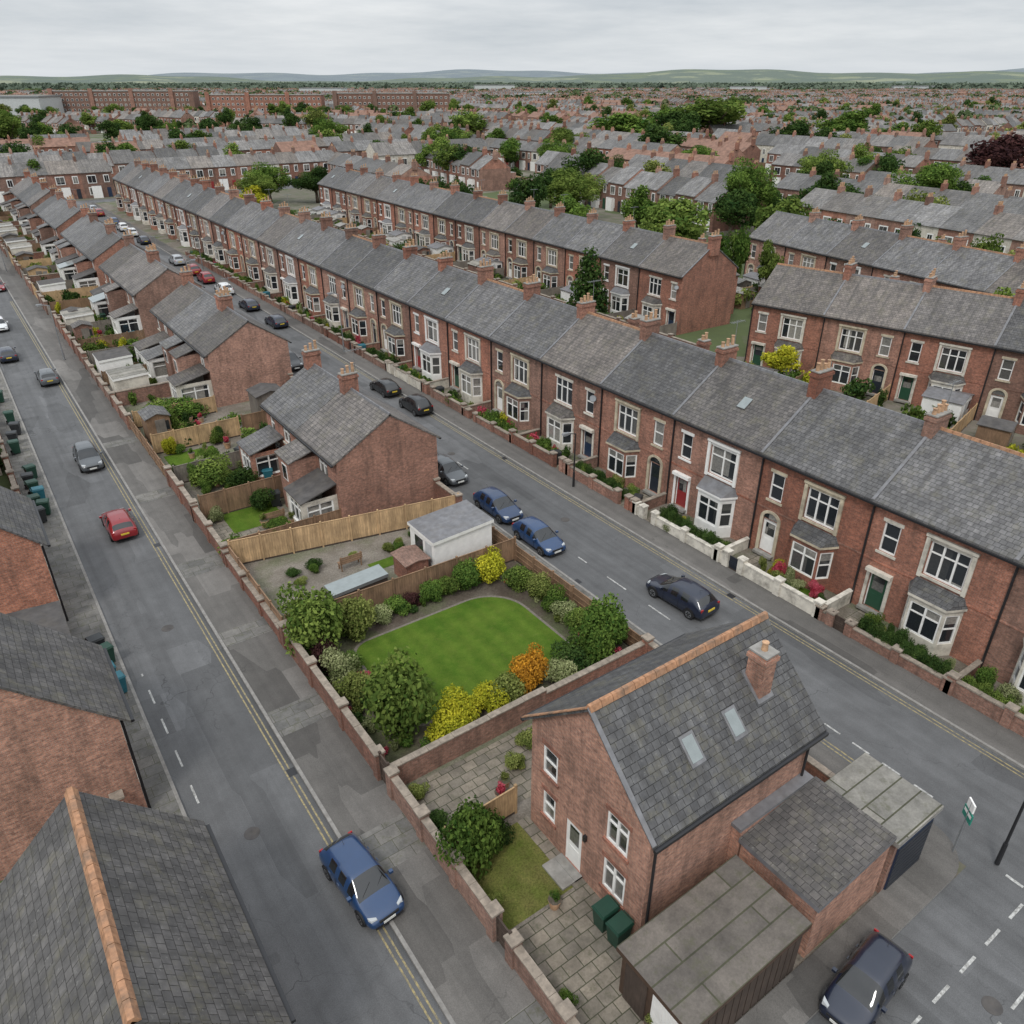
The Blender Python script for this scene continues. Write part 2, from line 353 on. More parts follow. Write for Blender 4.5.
# ------------------------------------------------------------------ facade helper
class Fac:
    def __init__(s,mb,o,ud): s.mb=mb; s.o=Vector(o); s.u=Vector((ud[0],ud[1],0)).normalized(); s.n=Vector((s.u.y,-s.u.x,0))
    def P(s,u,v,d=0): return s.o+s.u*u+Vector((0,0,v))-s.n*d
    def box(s,u0,v0,u1,v1,d0,d1,mat):
        s.mb.hexa([s.P(u0,v0,d0),s.P(u1,v0,d0),s.P(u1,v0,d1),s.P(u0,v0,d1)],[s.P(u0,v1,d0),s.P(u1,v1,d0),s.P(u1,v1,d1),s.P(u0,v1,d1)],mat)
    def wall(s,W,H,ops,mat,rev='stone',dep=.14):
        us=sorted({0,W,*[o[0] for o in ops],*[o[2] for o in ops]}); vs=sorted({0,H,*[o[1] for o in ops],*[o[3] for o in ops]})
        pr=s.mb.cur; 
        s.mb.part('walls')
        for a,b in zip(us,us[1:]):
            for c,d in zip(vs,vs[1:]):
                m=((a+b)/2,(c+d)/2)
                if any(o[0]<m[0]<o[2] and o[1]<m[1]<o[3] for o in ops): continue
                s.mb.poly([s.P(a,c),s.P(b,c),s.P(b,d),s.P(a,d)],mat)
        for o in ops:
            a,c,b,d=o[:4]; k=o[4]; 
            for q in ([(a,c),(a,d)],[(b,d),(b,c)],[(a,d),(b,d)],[(b,c),(a,c)]):
                s.mb.poly([s.P(*q[0]),s.P(*q[1]),s.P(*q[1],dep),s.P(*q[0],dep)],mat if k!='bay' else rev)
            if k in('win','bay'): s.window(a,c,b,d,o[5] if len(o)>5 else 1,dep,o[6] if len(o)>6 else 'white')
            if k=='win' and rev:
                s.mb.part('stonework'); s.box(a-.1,c-.13,b+.1,c-.002,-.07,.0-.002,rev); s.box(a-.1,d+.002,b+.1,d+.2,-.025,-.002,rev)
            if k=='door': s.door(a,c,b,d,dep,o[5])
        s.mb.part(pr)
    def window(s,a,c,b,d,nm,dep,fm='white'):
        s.mb.part('windows'); t=.085; e=dep-.07
        s.box(a,c,b,c+t,e,dep,fm); s.box(a,d-t,b,d,e,dep,fm); s.box(a,c+t,a+t,d-t,e,dep,fm); s.box(b-t,c+t,b,d-t,e,dep,fm)
        for i in range(1,nm):
            x=a+(b-a)*i/nm; s.box(x-.05,c+t,x+.05,d-t,e+.003,dep,fm)
        y=c+(d-c)*(.68 if nm>1 else .52); 
        for i in range(nm):
            x0=a+(b-a)*i/nm+.06;x1=a+(b-a)*(i+1)/nm-.06
            s.box(x0,y-.035,x1,y+.035,e+.006,dep,fm)
        s.mb.poly([s.P(a+t*.5,c+t*.5,dep-.015),s.P(b-t*.5,c+t*.5,dep-.015),s.P(b-t*.5,d-t*.5,dep-.015),s.P(a+t*.5,d-t*.5,dep-.015)],'glass')
    def door(s,a,c,b,d,dep,mat):
        s.mb.part('door'); t=.06;e=dep-.06
        top=min(d,c+2.05)
        s.box(a,c,a+t,d,e,dep,'white'); s.box(b-t,c,b,d,e,dep,'white'); s.box(a+t,d-t,b-t,d,e,dep,'white')
        s.box(a+t,c,b-t,top,e+.02,dep,mat)
        s.box(a+t+.12,c+1.1,b-t-.12,top-.15,e+.01,e+.018,'glass')
        s.box(a+t+.1,c+.2,b-t-.1,c+.85,e+.008,e+.018,mat)
        if d-top>.15: s.box(a+t,top,b-t,top+.05,e,dep,'white'); s.mb.poly([s.P(a+t,top+.05,dep-.02),s.P(b-t,top+.05,dep-.02),s.P(b-t,d-t,dep-.02),s.P(a+t,d-t,dep-.02)],'glass')
        s.box(a-.15,c-.16,b+.15,c-.003,-.35,-.003,'concrete')
    def arch(s,uc,v,r,mat):
        s.mb.part('stonework'); n=9
        for i in range(n):
            t0=math.pi*i/n;t1=math.pi*(i+1)/n
            q=[(uc+math.cos(t)*rr,v+math.sin(t)*rr*.8) for t,rr in((t0,r),(t0,r+.2),(t1,r+.2),(t1,r))]
            s.mb.hexa([s.P(x,y,-.003) for x,y in q],[s.P(x,y,-.08) for x,y in q],mat)
        for sg in(-1,1): a,b=sorted((uc+sg*r,uc+sg*(r+.2))); s.box(a,0,b,v,-.08,-.003,mat)
        s.mb.part('door'); s.mb.poly([s.P(uc+math.cos(math.pi*i/n)*r,v+math.sin(math.pi*i/n)*r*.8,-.006) for i in range(n+1)],'glass')
def chimney(mb,x,y,z0,z1,lx,ly,npots,mat='brick',aerial=False):
    mb.part('chimney')
    mb.box(x-lx/2,y-ly/2,z0,x+lx/2,y+ly/2,z1,mat)
    mb.box(x-lx/2-.06,y-ly/2-.06,z1-.28,x+lx/2+.06,y+ly/2+.06,z1-.12,mat)
    mb.box(x-lx/2-.03,y-ly/2-.03,z1+.001,x+lx/2+.03,y+ly/2+.03,z1+.07,'concrete')
    for i in range(npots):
        if lx>=ly: px=x-lx/2+lx*(i+.5)/npots;py=y
        else: px=x;py=y-ly/2+ly*(i+.5)/npots
        h=.28+.14*((i*7+int(z1*3))%3)
        mb.cyl(px,py,z1+.07,z1+.07+h,.12,.095,'pot',8); mb.cyl(px,py,z1+.07+h,z1+.11+h,.125,.125,'pot',8)
    if aerial:
        mb.tube((x+lx/2,y,z1-.4),(x+lx/2,y,z1+1.6),.02,.02,'metalgrey',5)
        mb.tube((x+lx/2-.6,y,z1+1.5),(x+lx/2+.7,y,z1+1.5),.015,.015,'metalgrey',4)
        for k in range(6): mb.tube((x+lx/2-.5+k*.2,y-.22,z1+1.5),(x+lx/2-.5+k*.2,y+.22,z1+1.5),.01,.01,'metalgrey',4)
def gable_roof(mb,x0,x1,xr,y0,y1,ze,zr,mat,ov=.25,ridge='terracotta',gov=.06,gutter=True,rw=.12):
    mb.part('roof'); th=.12
    for xe,sg in((x0,-1),(x1,1)):
        sl=(zr-ze)/abs(xr-xe); xo=xe+sg*ov; zo=ze-sl*ov
        a=[(xo,y0-gov,zo),(xr,y0-gov,zr),(xr,y1+gov,zr),(xo,y1+gov,zo)]
        t=[(p[0],p[1],p[2]+th) for p in a]
        if sg>0: a=a[::-1]; t=t[::-1]
        mb.hexa(a,t,mat)
        if gutter:
            mb.box(min(xo,xo+sg*.12),y0,zo-.07,max(xo,xo+sg*.12),y1,zo+.04,'black')
    n=max(1,int((y1-y0)/.45))
    for i in range(n):
        a=y0-gov+(y1-y0+2*gov)*i/n; b=y0-gov+(y1-y0+2*gov)*(i+1)/n-.02
        mb.hexa([(xr-rw,a,zr+th-.1),(xr+rw,a,zr+th-.1),(xr+rw,b,zr+th-.1),(xr-rw,b,zr+th-.1)],[(xr-rw*.4,a,zr+th+.09),(xr+rw*.4,a,zr+th+.09),(xr+rw*.4,b,zr+th+.09),(xr-rw*.4,b,zr+th+.09)],ridge)
def gable_wall(mb,x0,x1,xr,y,ze,zr,mat,flip,z0=0.):
    mb.part('walls')
    p=[(x0,y,z0),(x1,y,z0),(x1,y,ze),(xr,y,zr),(x0,y,ze)]
    mb.poly(p if not flip else p[::-1],mat)
# ------------------------------------------------------------------ terraced house variants
def bay(mb,F,u0,w,out,z0,h,mat,roofmat,rev,nm=2):
    c=.45
    pts=[F.P(u0,z0,0),F.P(u0+c,z0,-out),F.P(u0+w-c,z0,-out),F.P(u0+w,z0,0)]
    for i in range(3):
        a,b=pts[i],pts[i+1]; d=(b-a); L=d.length
        f=Fac(mb,a,(d.x,d.y)); m=.1 if i==1 else .09
        f.wall(L,h,[(m,.75,L-m,h-.28,'bay',nm if i==1 else 1)],mat,rev,.1)
    mb.part('stonework')
    lo=.12
    q=[F.P(u0-lo,z0+h,0),F.P(u0+c-lo*.7,z0+h,-out-lo),F.P(u0+w-c+lo*.7,z0+h,-out-lo),F.P(u0+w+lo,z0+h,0)]
    up=Vector((0,0,.14)); mb.hexa([p for p in q],[p+up for p in q],rev)
    mb.part('roof')
    q=[p+up for p in q]
    t=[F.P(u0+.15,z0+h+.6,-.02),F.P(u0+w-.15,z0+h+.6,-.02)]
    mb.poly([q[0],q[1],t[0]],roofmat); mb.poly([q[1],q[2],t[1],t[0]],roofmat); mb.poly([q[2],q[3],t[1]],roofmat)
def terraced(v,W=7.,D=8.4,ze=6.4,zr=9.2):
    mb=MB(); br='brick'; 
    F=Fac(mb,(0,W,0),(0,-1))
    st=['stone','stone_white','white','stone','render'][v]
    dcol=['white','doorblue','doorred','doordark','doorgreen'][v]
    mirror=v in(1,3)
    def U(a,b): return (a,b) if not mirror else (W-b,W-a)
    du=U(.75,1.75); bu=U(2.9,5.6); wu=U(.8,1.7); wb=U(3.25,5.2)
    ops=[(du[0],.3,du[1],2.45,'door',dcol),(wu[0],3.75,wu[1],5.45,'win',1),(wb[0],3.6,wb[1],5.5,'win',3 if v!=2 else 2)]
    F.wall(W,ze,ops,br,st)
    bay(mb,F,bu[0],2.7,.85,0,2.75,st if v in(1,2,4) else br,'slate_dark' if v!=2 else 'lead',st)
    if v in(0,3): F.arch((du[0]+du[1])/2,2.5,.5,st)
    else:
        mb.part('stonework'); F.box(du[0]-.2,2.5,du[1]+.2,2.7,-.3,-.003,st)
        F.box(du[0]-.2,.0,du[0]-.03,2.5,-.06,-.003,st);F.box(du[1]+.03,.0,du[1]+.2,2.5,-.06,-.003,st)
    mb.part('stonework'); F.box(0,ze-.3,W,ze-.12,-.05,-.003,br if v%2 else st)
    F.box(0,3.05,W if v!=2 else W,3.15,-.03,-.003,br)
    if v!=1:
        mb.part('stonework'); F.box(wb[0]-.24,3.42,wb[0]-.04,5.65,-.1,-.003,st);F.box(wb[1]+.04,3.42,wb[1]+.24,5.65,-.1,-.003,st);F.box(wb[0]-.28,5.7,wb[1]+.28,5.85,-.14,-.003,st)
    mb.part('pipes'); F.box(.06,0,.15,ze-.2,-.12,-.03,'black')
    if v in(1,):
        mb.part('satellite_dish'); q=F.P(W-.5,5.2,-.35); mb.tube(F.P(W-.5,5.0,0),F.P(W-.5,5.15,-.3),.02,.02,'metalgrey',5); mb.tube(q,q+Vector((-.05,-.04,.02)),.26,.22,'metalgrey',12)
    B=Fac(mb,(D,0,0),(0,1))
    B.wall(W,ze,[(.6,3.7,1.6,5.2,'win',1),(.6,.9,1.9,2.3,'win',2),(5.2,3.9,6.,5.2,'win',1)],br,'stone')
    gable_wall(mb,0,D,D/2,0.004,ze,zr,br,False); gable_wall(mb,0,D,D/2,W-.004,ze,zr,br,True)
    gable_roof(mb,0,D,D/2,0,W,ze,zr,'slate',.22,'terracotta' if v in(1,4) else 'lead',0,rw=.1)
    mb.part('roof')
    for xs,xe in((-.2,D/2),(D+.2,D/2)):
        z_s=ze-(zr-ze)/(D/2)*.2
        a=[(xs,-.08,z_s+.1),(xe,-.08,zr+.1),(xe,.08,zr+.1),(xs,.08,z_s+.1)]
        if xs>xe:a=a[::-1]
        mb.hexa(a,[(p[0],p[1],p[2]+.07) for p in a],'lead')
    chimney(mb,D/2,0.0,zr-1.0,zr+.85+.18*(v%3),1.35,.58,4-(v%2),br,v in(0,3))
    if v in(1,3): chimney(mb,D/2+1.8,W*.5,zr-2,zr+.1,.6,.6,2,br)
    if v in (2,):
        mb.part('windows'); x0,x1=1.6,2.3; k=(zr-ze)/(D/2)
        z=lambda x: ze+k*x+.14
        mb.hexa([(x0,3,z(x0)),(x1,3,z(x1)),(x1,3.6,z(x1)),(x0,3.6,z(x0))],[(x0-.02,3,z(x0)+.07),(x1-.02,3,z(x1)+.07),(x1-.02,3.6,z(x1)+.07),(x0-.02,3.6,z(x0)+.07)],'lead','greenhouse_glass')
    y0,y1=(2.9,6.2); x1=D+3.8
    mb.part('walls'); hz=4.6
    f=Fac(mb,(D,y0,0),(1,0)); f.wall(3.8,hz,[(1,3,1.9,4.1,'win',1),(.8,.9,2.,2.2,'win',2)],br,'stone')
    f=Fac(mb,(x1,y0,0),(0,1)); f.wall(y1-y0,hz,[(1,2.9,2.2,4.1,'win',2),(.6,.1,1.5,2.2,'door','white')],br,'stone')
    f=Fac(mb,(x1,y1,0),(-1,0)); f.wall(3.8,hz+.9,[],br)
    mb.part('roof'); a=[(D,y0-.15,hz-.05),(x1+.15,y0-.15,hz-.05),(x1+.15,y1+.1,hz+.95),(D,y1+.1,hz+.95)]
    mb.hexa(a,[(p[0],p[1],p[2]+.12) for p in a],'slate')
    mb.part('walls'); mb.poly([(x1,y0,hz),(x1,y1,hz),(x1,y1,hz+.9)],br)
    return mb.meshes('terraced_house%d'%v)
TH=[terraced(v) for v in range(5)]
def joined(ms,name):
    obs=[]
    for pn,me in ms: o=bpy.data.objects.new('t',me.copy()); link(o); obs.append(o)
    with C.temp_override(active_object=obs[0],selected_objects=obs,selected_editable_objects=obs,object=obs[0]): bpy.ops.object.join()
    me=obs[0].data; me.name=name; bpy.data.objects.remove(obs[0]); return [('body',me)]
THJ=[joined(t,'terraced_house_mesh') for t in TH]
# ------------------------------------------------------------------ far rows (one mesh per row)
def farrow(n,seed):
    r=random.Random(seed); mb=MB()
    W=r.uniform(5.2,7.2);D=r.uniform(7,9);ze=r.uniform(5,6.4);zr=ze+r.uniform(2.2,3.1)
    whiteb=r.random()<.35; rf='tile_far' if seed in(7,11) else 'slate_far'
    step=r.random()<.3
    for i in range(n):
        y0=i*W; y1=y0+W; mb.v=r.random(); wm='brick_far' if r.random()<.9 else 'render'
        dz=(.5*(i%2) if step else 0); ze_=ze+dz; zr_=zr+dz
        mb.box(0,y0,0,D,y1-.001,ze_,wm)
        for fx in(0,D):
            sg=-1 if fx==0 else 1
            k_=W/6.2
            for (a,b,c,d) in((.8*k_,1.7*k_,3.5,4.9),(3.4*k_,5.*k_,3.4,4.95),(3.3*k_,5.1*k_,.8,2.3)):
                xa,xb=sorted((fx+sg*.01,fx+sg*.06)); mb.box(xa,y0+a-.12,c-.15,xb,y0+b+.12,d+.15,'white')
                xa,xb=sorted((fx+sg*.06,fx+sg*.09)); 
                h=(b-a)/2
                for q in range(2): mb.box(xa,y0+a+q*h+.02,c+.02,xb,y0+a+(q+1)*h-.05,d-.02,'glass')
            xa,xb=sorted((fx+sg*.01,fx+sg*.05)); mb.box(xa,y0+.8,.0,xb,y0+1.7,2.2,r.choice(['white','doorred','doorblue','doordark','doorgreen']))
        if whiteb or r.random()<.25: mb.box(-.8,y0+3,0,-.1,y0+5.1,2.7,'white','lead')
        mb.v=r.random()
        for xs,xe in((-.2,D/2),(D+.2,D/2)):
            a=[(xs,y0,ze_-.1),(xe,y0,zr_),(xe,y1-.02,zr_),(xs,y1-.02,ze_-.1)]
            if xs>xe:a=a[::-1]
            mb.hexa(a,[(p[0],p[1],p[2]+.1) for p in a],rf)
        for y,fl in((y0+.01,False),(y1-.01,True)):
            p=[(0,y,ze_),(D,y,ze_),(D/2,y,zr_)]; mb.poly(p if not fl else p[::-1],wm)
        mb.v=r.random()
        if r.random()<.85:
            mb.box(D/2-.6,y0-.3,zr_-.8,D/2+.6,y0+.3,zr_+.8+r.random()*.4,'brick_far')
            for k in range(3): mb.cyl(D/2-.4+k*.4,y0,zr_+.8,zr_+1.5,.13,.11,'pot',5)
        mb.box(D,y0+2.6,0,D+r.uniform(2.5,4),y0+5.1,3.+r.random()*1.6,r.choice(['brick_far','brick_far','brick_far','render']),r.choice(['slate_far','felt','concrete']))
        if r.random()<.5: mb.box(D+6,y0+.5,0,D+8,y0+2.5,2.,r.choice(['wood_old','brick_far','white']),r.choice(['felt','concrete','roofsheet']))
        mb.box(D+9.9,y0,0,D+10,y1,1.6,r.choice(['wood_old','brick_far','wood_new','wood_grey'])); mb.box(D+.2,y1-.08,0,D+9.9,y1,1.5,r.choice(['wood_old','brick_far','wood_grey']))
    return mb.meshes('terraced_row'),n*W
FR=[farrow(n,s) for n,s in((10,1),(8,2),(12,3),(9,4),(6,5),(4,6),(7,7),(11,8),(3,9),(9,10),(2,11))]
# ------------------------------------------------------------------ foliage
def leafmesh(name,blobs,n,size,mat,seed,trunk=None,flat=.8):
    g=np.random.default_rng(seed)
    B=np.array(blobs,float)
    w=B[:,3]**2; w/=w.sum(); idx=g.choice(len(B),n,p=w)
    d=g.normal(size=(n,3)); d/=np.linalg.norm(d,axis=1)[:,None]
    rr=np.where(g.random(n)<.8,g.uniform(.8,1.08,n),g.uniform(.3,.9,n))
    rr*=1+.13*np.sin(d[:,0]*7+idx)*np.sin(d[:,1]*6+idx*2)+.08*np.sin(d[:,2]*11+idx)
    P=B[idx,:3]+d*np.stack([B[idx,3],B[idx,3],B[idx,4]],1)*rr[:,None]
    nn=d+g.normal(size=(n,3))*flat; nn[:,2]+=.35; nn/=np.linalg.norm(nn,axis=1)[:,None]
    t=np.cross(nn,g.normal(size=(n,3))); t/=np.linalg.norm(t,axis=1)[:,None]; b=np.cross(nn,t)
    s=size*g.uniform(.55,1.35,n)[:,None]
    q=np.stack([P-t*s,P-b*s*.6,P+t*s,P+b*s*.6],1)
    keep=(P[:,2]>.02); 
    q=q[keep]; idk=idx[keep]; P=P[keep]; n=len(q); V=q.reshape(-1,3)
    br=g.random(len(B)); cl=np.sin(P[:,0]*3.1+P[:,2]*2)*np.sin(P[:,1]*2.7-P[:,2]*3.3)
    var=np.clip(.45*br[idk]+.18+.2*cl+g.normal(size=n)*.2,0,1)
    tV=[];tF=[]
    if trunk:
        tb=MB()
        for seg in trunk: tb.tube(seg[0],seg[1],seg[2],seg[3],'bark',7)
        tV,tF=tb.V,tb.F
    me=bpy.data.meshes.new(name)
    nv=len(V)
    lens=[4]*n+[len(f) for f in tF]
    loops=np.concatenate([np.arange(nv),np.array([i+nv for f in tF for i in f],int)]) if tF else np.arange(nv)
    allV=np.concatenate([V,np.array([tuple(v) for v in tV])]) if tF else V
    me.vertices.add(len(allV)); me.vertices.foreach_set('co',allV.astype(np.float32).ravel())
    me.loops.add(len(loops)); me.loops.foreach_set('vertex_index',loops.astype(np.int32))
    me.polygons.add(len(lens)); me.polygons.foreach_set('loop_start',np.concatenate([[0],np.cumsum(lens)[:-1]]).astype(np.int32))
    me.polygons.foreach_set('loop_total',np.array(lens,np.int32))
    mi=np.zeros(len(lens),np.int32); mi[n:]=1; me.polygons.foreach_set('material_index',mi)
    at=me.attributes.new('var','FLOAT','FACE'); at.data.foreach_set('value',np.concatenate([var,np.full(len(lens)-n,.5)]).astype(np.float32))
    me.materials.append(MATS[mat]); me.materials.append(MATS['bark'])
    me.update(calc_edges=True); me.validate()
    return [('body',me)]
CACHE={}
def bush_proto(mat,k,n=2600,size=.075):
    key=('b',mat,k,n)
    if key not in CACHE:
        r=random.Random(k*17+3); bl=[]
        for i in range(10):
            a=r.uniform(0,6.28);d=r.uniform(0,.6); rr=r.uniform(.28,.52)
            bl.append((d*math.cos(a),d*math.sin(a),r.uniform(.25,1.05),rr,rr*r.uniform(.8,1.1)))
        tr=[((0,0,0),(0,0,.7),.05,.03)]+[((0,0,.2),(b[0],b[1],b[2]),.03,.01) for b in bl[:5]]
        CACHE[key]=leafmesh('bush_mesh',bl,n,size,mat,k+5,tr)
    return CACHE[key]
def tree_proto(mat,k,n=9000,size=.085,kind='round'):
    key=('t',mat,k,n,kind)
    if key not in CACHE:
        r=random.Random(k*31+1); bl=[]; tr=[]
        if kind=='round':
            for i in range(26):
                u=r.uniform(-1,1);a=r.uniform(0,6.28);q=math.sqrt(1-u*u);d=r.uniform(.35,1)
                bl.append((2.0*d*q*math.cos(a),2.0*d*q*math.sin(a),3.7+u*1.7*d,r.uniform(.55,.95),r.uniform(.5,.8)))
            tr=[((0,0,0),(.05,.03,1.5),.2,.15),((.05,.03,1.5),(0,.1,3.8),.15,.07)]
            for b in bl[:14]: tr.append(((.05,.05,r.uniform(1.2,2.6)),(b[0]*.85,b[1]*.85,b[2]-.1),.07,.02))
        elif kind=='cone':
            for i in range(30):
                z=.7+5.0*(i/30); rad_=1.75*(1-(z-.5)/5.9)**.75; a=i*2.4
                bl.append((rad_*.55*math.cos(a),rad_*.55*math.sin(a),z,rad_*.6+.15,.5))
            tr=[((0,0,0),(0,0,5.6),.18,.03)]
            for b in bl[::3]: tr.append(((0,0,b[2]-.2),(b[0],b[1],b[2]),.05,.015))
        CACHE[key]=leafmesh('tree_mesh',bl,n,size*1.5,mat,k+11,tr)
    return CACHE[key]
def bush(x,y,r,h,mat='leaf_green',name='garden_shrub',hi=True,z=0):
    ms=bush_proto(mat,R.randrange(3),4800 if hi else 700,.055 if hi else .13)
    return place(ms,name,(x,y,z),R.uniform(0,6.28),(r,r*R.uniform(.9,1.1),h/1.4))
def tree(x,y,r,h,mat='leaf_green',kind='round',name='broadleaf_tree',hi=False,z=0):
    ms=tree_proto(mat,R.randrange(3),16000 if hi else 4500,.055 if hi else .10,kind)
    s=r/2.6 if kind=='round' else r/1.9
    return place(ms,name,(x,y,z),R.uniform(0,6.28),(s,s,h/(6.0)))
# ------------------------------------------------------------------ car
def carmesh(paint,kind=0):
    S=[(2.06,.60,.32,.50,.46,.54),(2.0,.76,.24,.60,.60,.66),(1.65,.84,.21,.68,.70,.77),(1.05,.87,.2,.80,.74,.89),(.72,.875,.2,.84,.69,1.10),(.28,.88,.2,.87,.62,1.36),(.18,.88,.2,.87,.62,1.39),(-.42,.88,.2,.89,.63,1.44),(-.52,.88,.2,.89,.63,1.44),(-1.15,.875,.2,.91,.61,1.40),(-1.3,.87,.2,.92,.6,1.38),(-1.55,.86,.22,.92,.6,1.31),(-1.95,.83,.26,.88,.64,.98),(-2.06,.78,.3,.75,.6,.84),(-2.1,.68,.36,.6,.5,.62)]
    if kind==1: S=[(x,w,zb,zt+.06*(zt>.7),rw,rz+(.16 if rz>1 else .06)) for x,w,zb,zt,rw,rz in S]
    V=[];F=[];M=[]
    for (x,w,zb,zt,rw,rz) in S:
        h=[(0,zb),(w*.88,zb),(w*.98,zb+.1*(zt-zb)+.03),(w,(zb+zt)/2),(w*.97,zt-.02),(rw,rz-.05),(rw*.62,rz),(0,rz+.012)]
        V+= [(x,-a,b) for a,b in h]+[(x,a,b) for a,b in h[-2:0:-1]]
    K=14
    for i in range(len(S)-1):
        for j in range(K):
            a=i*K+j;b=i*K+(j+1)%K;c=(i+1)*K+(j+1)%K;d=(i+1)*K+j
            band=j if j<7 else 13-j
            mt=0
            if band==4 and i in(4,6,8): mt=1
            if band in(5,6) and i in(3,4): mt=1
            if band in(5,6) and i==11: mt=1
            if band==0: mt=2
            F.append((a,d,c,b)); M.append(mt)
    F.append(tuple(range(K))); M.append(0); F.append(tuple(range(len(V)-1,len(V)-1-K,-1))); M.append(0)
    me=bpy.data.meshes.new('t'); me.from_pydata(V,[],F); me.polygons.foreach_set('material_index',M)
    for x in(paint,'carglass','rubber'): me.materials.append(MATS[x])
    me.polygons.foreach_set('use_smooth',[True]*len(F))
    o=bpy.data.objects.new('t',me); link(o); o.modifiers.new('s','SUBSURF').levels=2
    C.view_layer.update(); dg=C.evaluated_depsgraph_get(); bm=bpy.data.meshes.new_from_object(o.evaluated_get(dg)); bpy.data.objects.remove(o)
    bm.name='car_bodywork'
    mb=MB(); mb.part('wheels')
    def disc(x,y,r,sg,mat,z=.31,n=18):
        p=[(x+r*math.cos(2*math.pi*k/n),y,z+r*math.sin(2*math.pi*k/n)) for k in range(n)]
        mb.poly(p[::-1] if sg>0 else p,mat)
    for x in(1.3,-1.28):
        for sg in(-1,1):
            n=18; a=[2*math.pi*k/n for k in range(n)]
            p=[(x+.31*math.cos(t),sg*.70,.31+.31*math.sin(t)) for t in a]; q=[(x+.31*math.cos(t),sg*.885,.31+.31*math.sin(t)) for t in a]
            mb.hexa(p,q,'rubber'); disc(x,sg*.888,.2,sg,'alloy'); disc(x,sg*.891,.055,sg,'rubber')
            for k in range(5):
                t=2*math.pi*k/5; c_,s_=math.cos(t),math.sin(t)
                pp=[(x+c_*.06-s_*.03,sg*.893,.31+s_*.06+c_*.03),(x+c_*.06+s_*.03,sg*.893,.31+s_*.06-c_*.03),(x+c_*.16+s_*.055,sg*.893,.31+s_*.16-c_*.055),(x+c_*.16-s_*.055,sg*.893,.31+s_*.16+c_*.055)]
                mb.poly(pp if sg<0 else pp[::-1],'rubber')
            p=[(x+.38*math.cos(t),sg*.80,.31+.38*math.sin(t)) for t in [math.pi*k/12 for k in range(13)]]; q=[(v[0],sg*.885,v[2]) for v in p]
            for k in range(12): mb.poly([p[k],p[k+1],q[k+1],q[k]],'rubber')
            p2=[(x+.38*math.cos(t),sg*.868,.31+.38*math.sin(t)) for t in [math.pi*k/12 for k in range(13)]]
            mb.poly(p2 if sg<0 else p2[::-1],'rubber')
    dz=.07 if kind==1 else 0
    mb.part('lights')
    for sg in(-1,1):
        yi,yo=(sg*.46,sg*.70)
        b=[(1.98,yi,.55+dz),(1.93,yo,.56+dz),(1.80,yo+sg*.05,.60+dz),(1.90,yi,.60+dz)]; t=[(1.95,yi,.665+dz),(1.87,yo,.68+dz),(1.70,yo+sg*.05,.72+dz),(1.86,yi,.69+dz)]
        if sg<0: b=b[::-1]; t=t[::-1]
        mb.hexa(b,t,'lamp_clear')
        y0,y1=sorted((sg*.58,sg*.76)); mb.box(-2.03,y0,.72+dz,-1.96,y1,.88+dz,'lamp_red')
        y0,y1=sorted((sg*.86,sg*1.02)); mb.part('mirrors'); mb.box(.66,y0,.9+dz,.8,y1,1.02+dz,paint); mb.part('lights')
    mb.part('trim'); mb.box(2.03,-.26,.36,2.085,.26,.47,'plate_w'); mb.box(-2.115,-.26,.62,-2.07,.26,.73,'plate_y')
    mb.box(2.0,-.42,.50,2.07,.42,.6,'rubber')
    mb.box(2.0,-.6,.26,2.07,.6,.34,'rubber')
    for sg in(-1,1):
        for x in(.55,-.5,-1.2):
            y0,y1=sorted((sg*.874,sg*.884)); mb.box(x,y0,.3,x+.012,y1,.86+dz,'rubber')
        for x in(-.3,-1.0): y0,y1=sorted((sg*.87,sg*.9)); mb.box(x,y0,.76+dz,x+.16,y1,.79+dz,paint)
    mb.tube((1.0,-.5,.93+dz),(.72,.0,1.13+dz),.012,.01,'rubber',4); mb.tube((1.0,.1,.93+dz),(.72,.55,1.1+dz),.012,.01,'rubber',4)
    mb.tube((-1.2,0,1.42+dz*2),(-1.45,0,1.62+dz*2),.01,.005,'rubber',4)
    return [('bodywork',bm)]+mb.meshes('car')
CARS={}
def car(x,y,face,paint,kind=0,scale=.95,z=0.006,tilt=0):
    k=(paint,kind)
    if k not in CARS: CARS[k]=carmesh(paint,kind)
    o=place(CARS[k],'parked_car',(x,y,z),rad(face),scale); return o
car(5.9,17.45,-90+5,'paint_blue',0,.88,z=.06)
car(4.45,49.3,90,'paint_red',0,.92); car(4.7,61.0,-90,'paint_grey',1,.92); car(5.0,83,90,'paint_grey',0,.92); car(3.2,106,-90,'paint_white',0,.92)
car(5.1,128,-90,'paint_red',0,.92); car(5.1,141,-90,'paint_silver',0,.92); car(2.7,150,90,'paint_navy',1,.92); car(5.1,166,-90,'paint_black',0,.92); car(2.7,93,90,'paint_navy',0,.92)
car(25.3,37.3,-90,'paint_mid',0,.95); car(25.1,32.6,-90,'paint_blue',0,.92); car(27.7,23.2,90+3,'paint_navy',0,.98)
car(25.3,43.8,-90,'paint_grey',0,.92); car(29.7,62,90,'paint_black',0,.92); car(29.8,56.5,90,'paint_black',1,.92)
car(17.1,5.15,180+6,'paint_navy',1,.84)
cols=['paint_silver','paint_white','paint_black','paint_red','paint_blue','paint_grey','paint_navy','paint_silver']
y=74
while y<204:
    if R.random()<.6: car(25.3,y,-90,R.choice(cols),R.randrange(2),.95)
    if R.random()<.65: car(29.6,y+2,90,R.choice(cols),R.randrange(2),.95)
    y+=6.0+R.random()*4
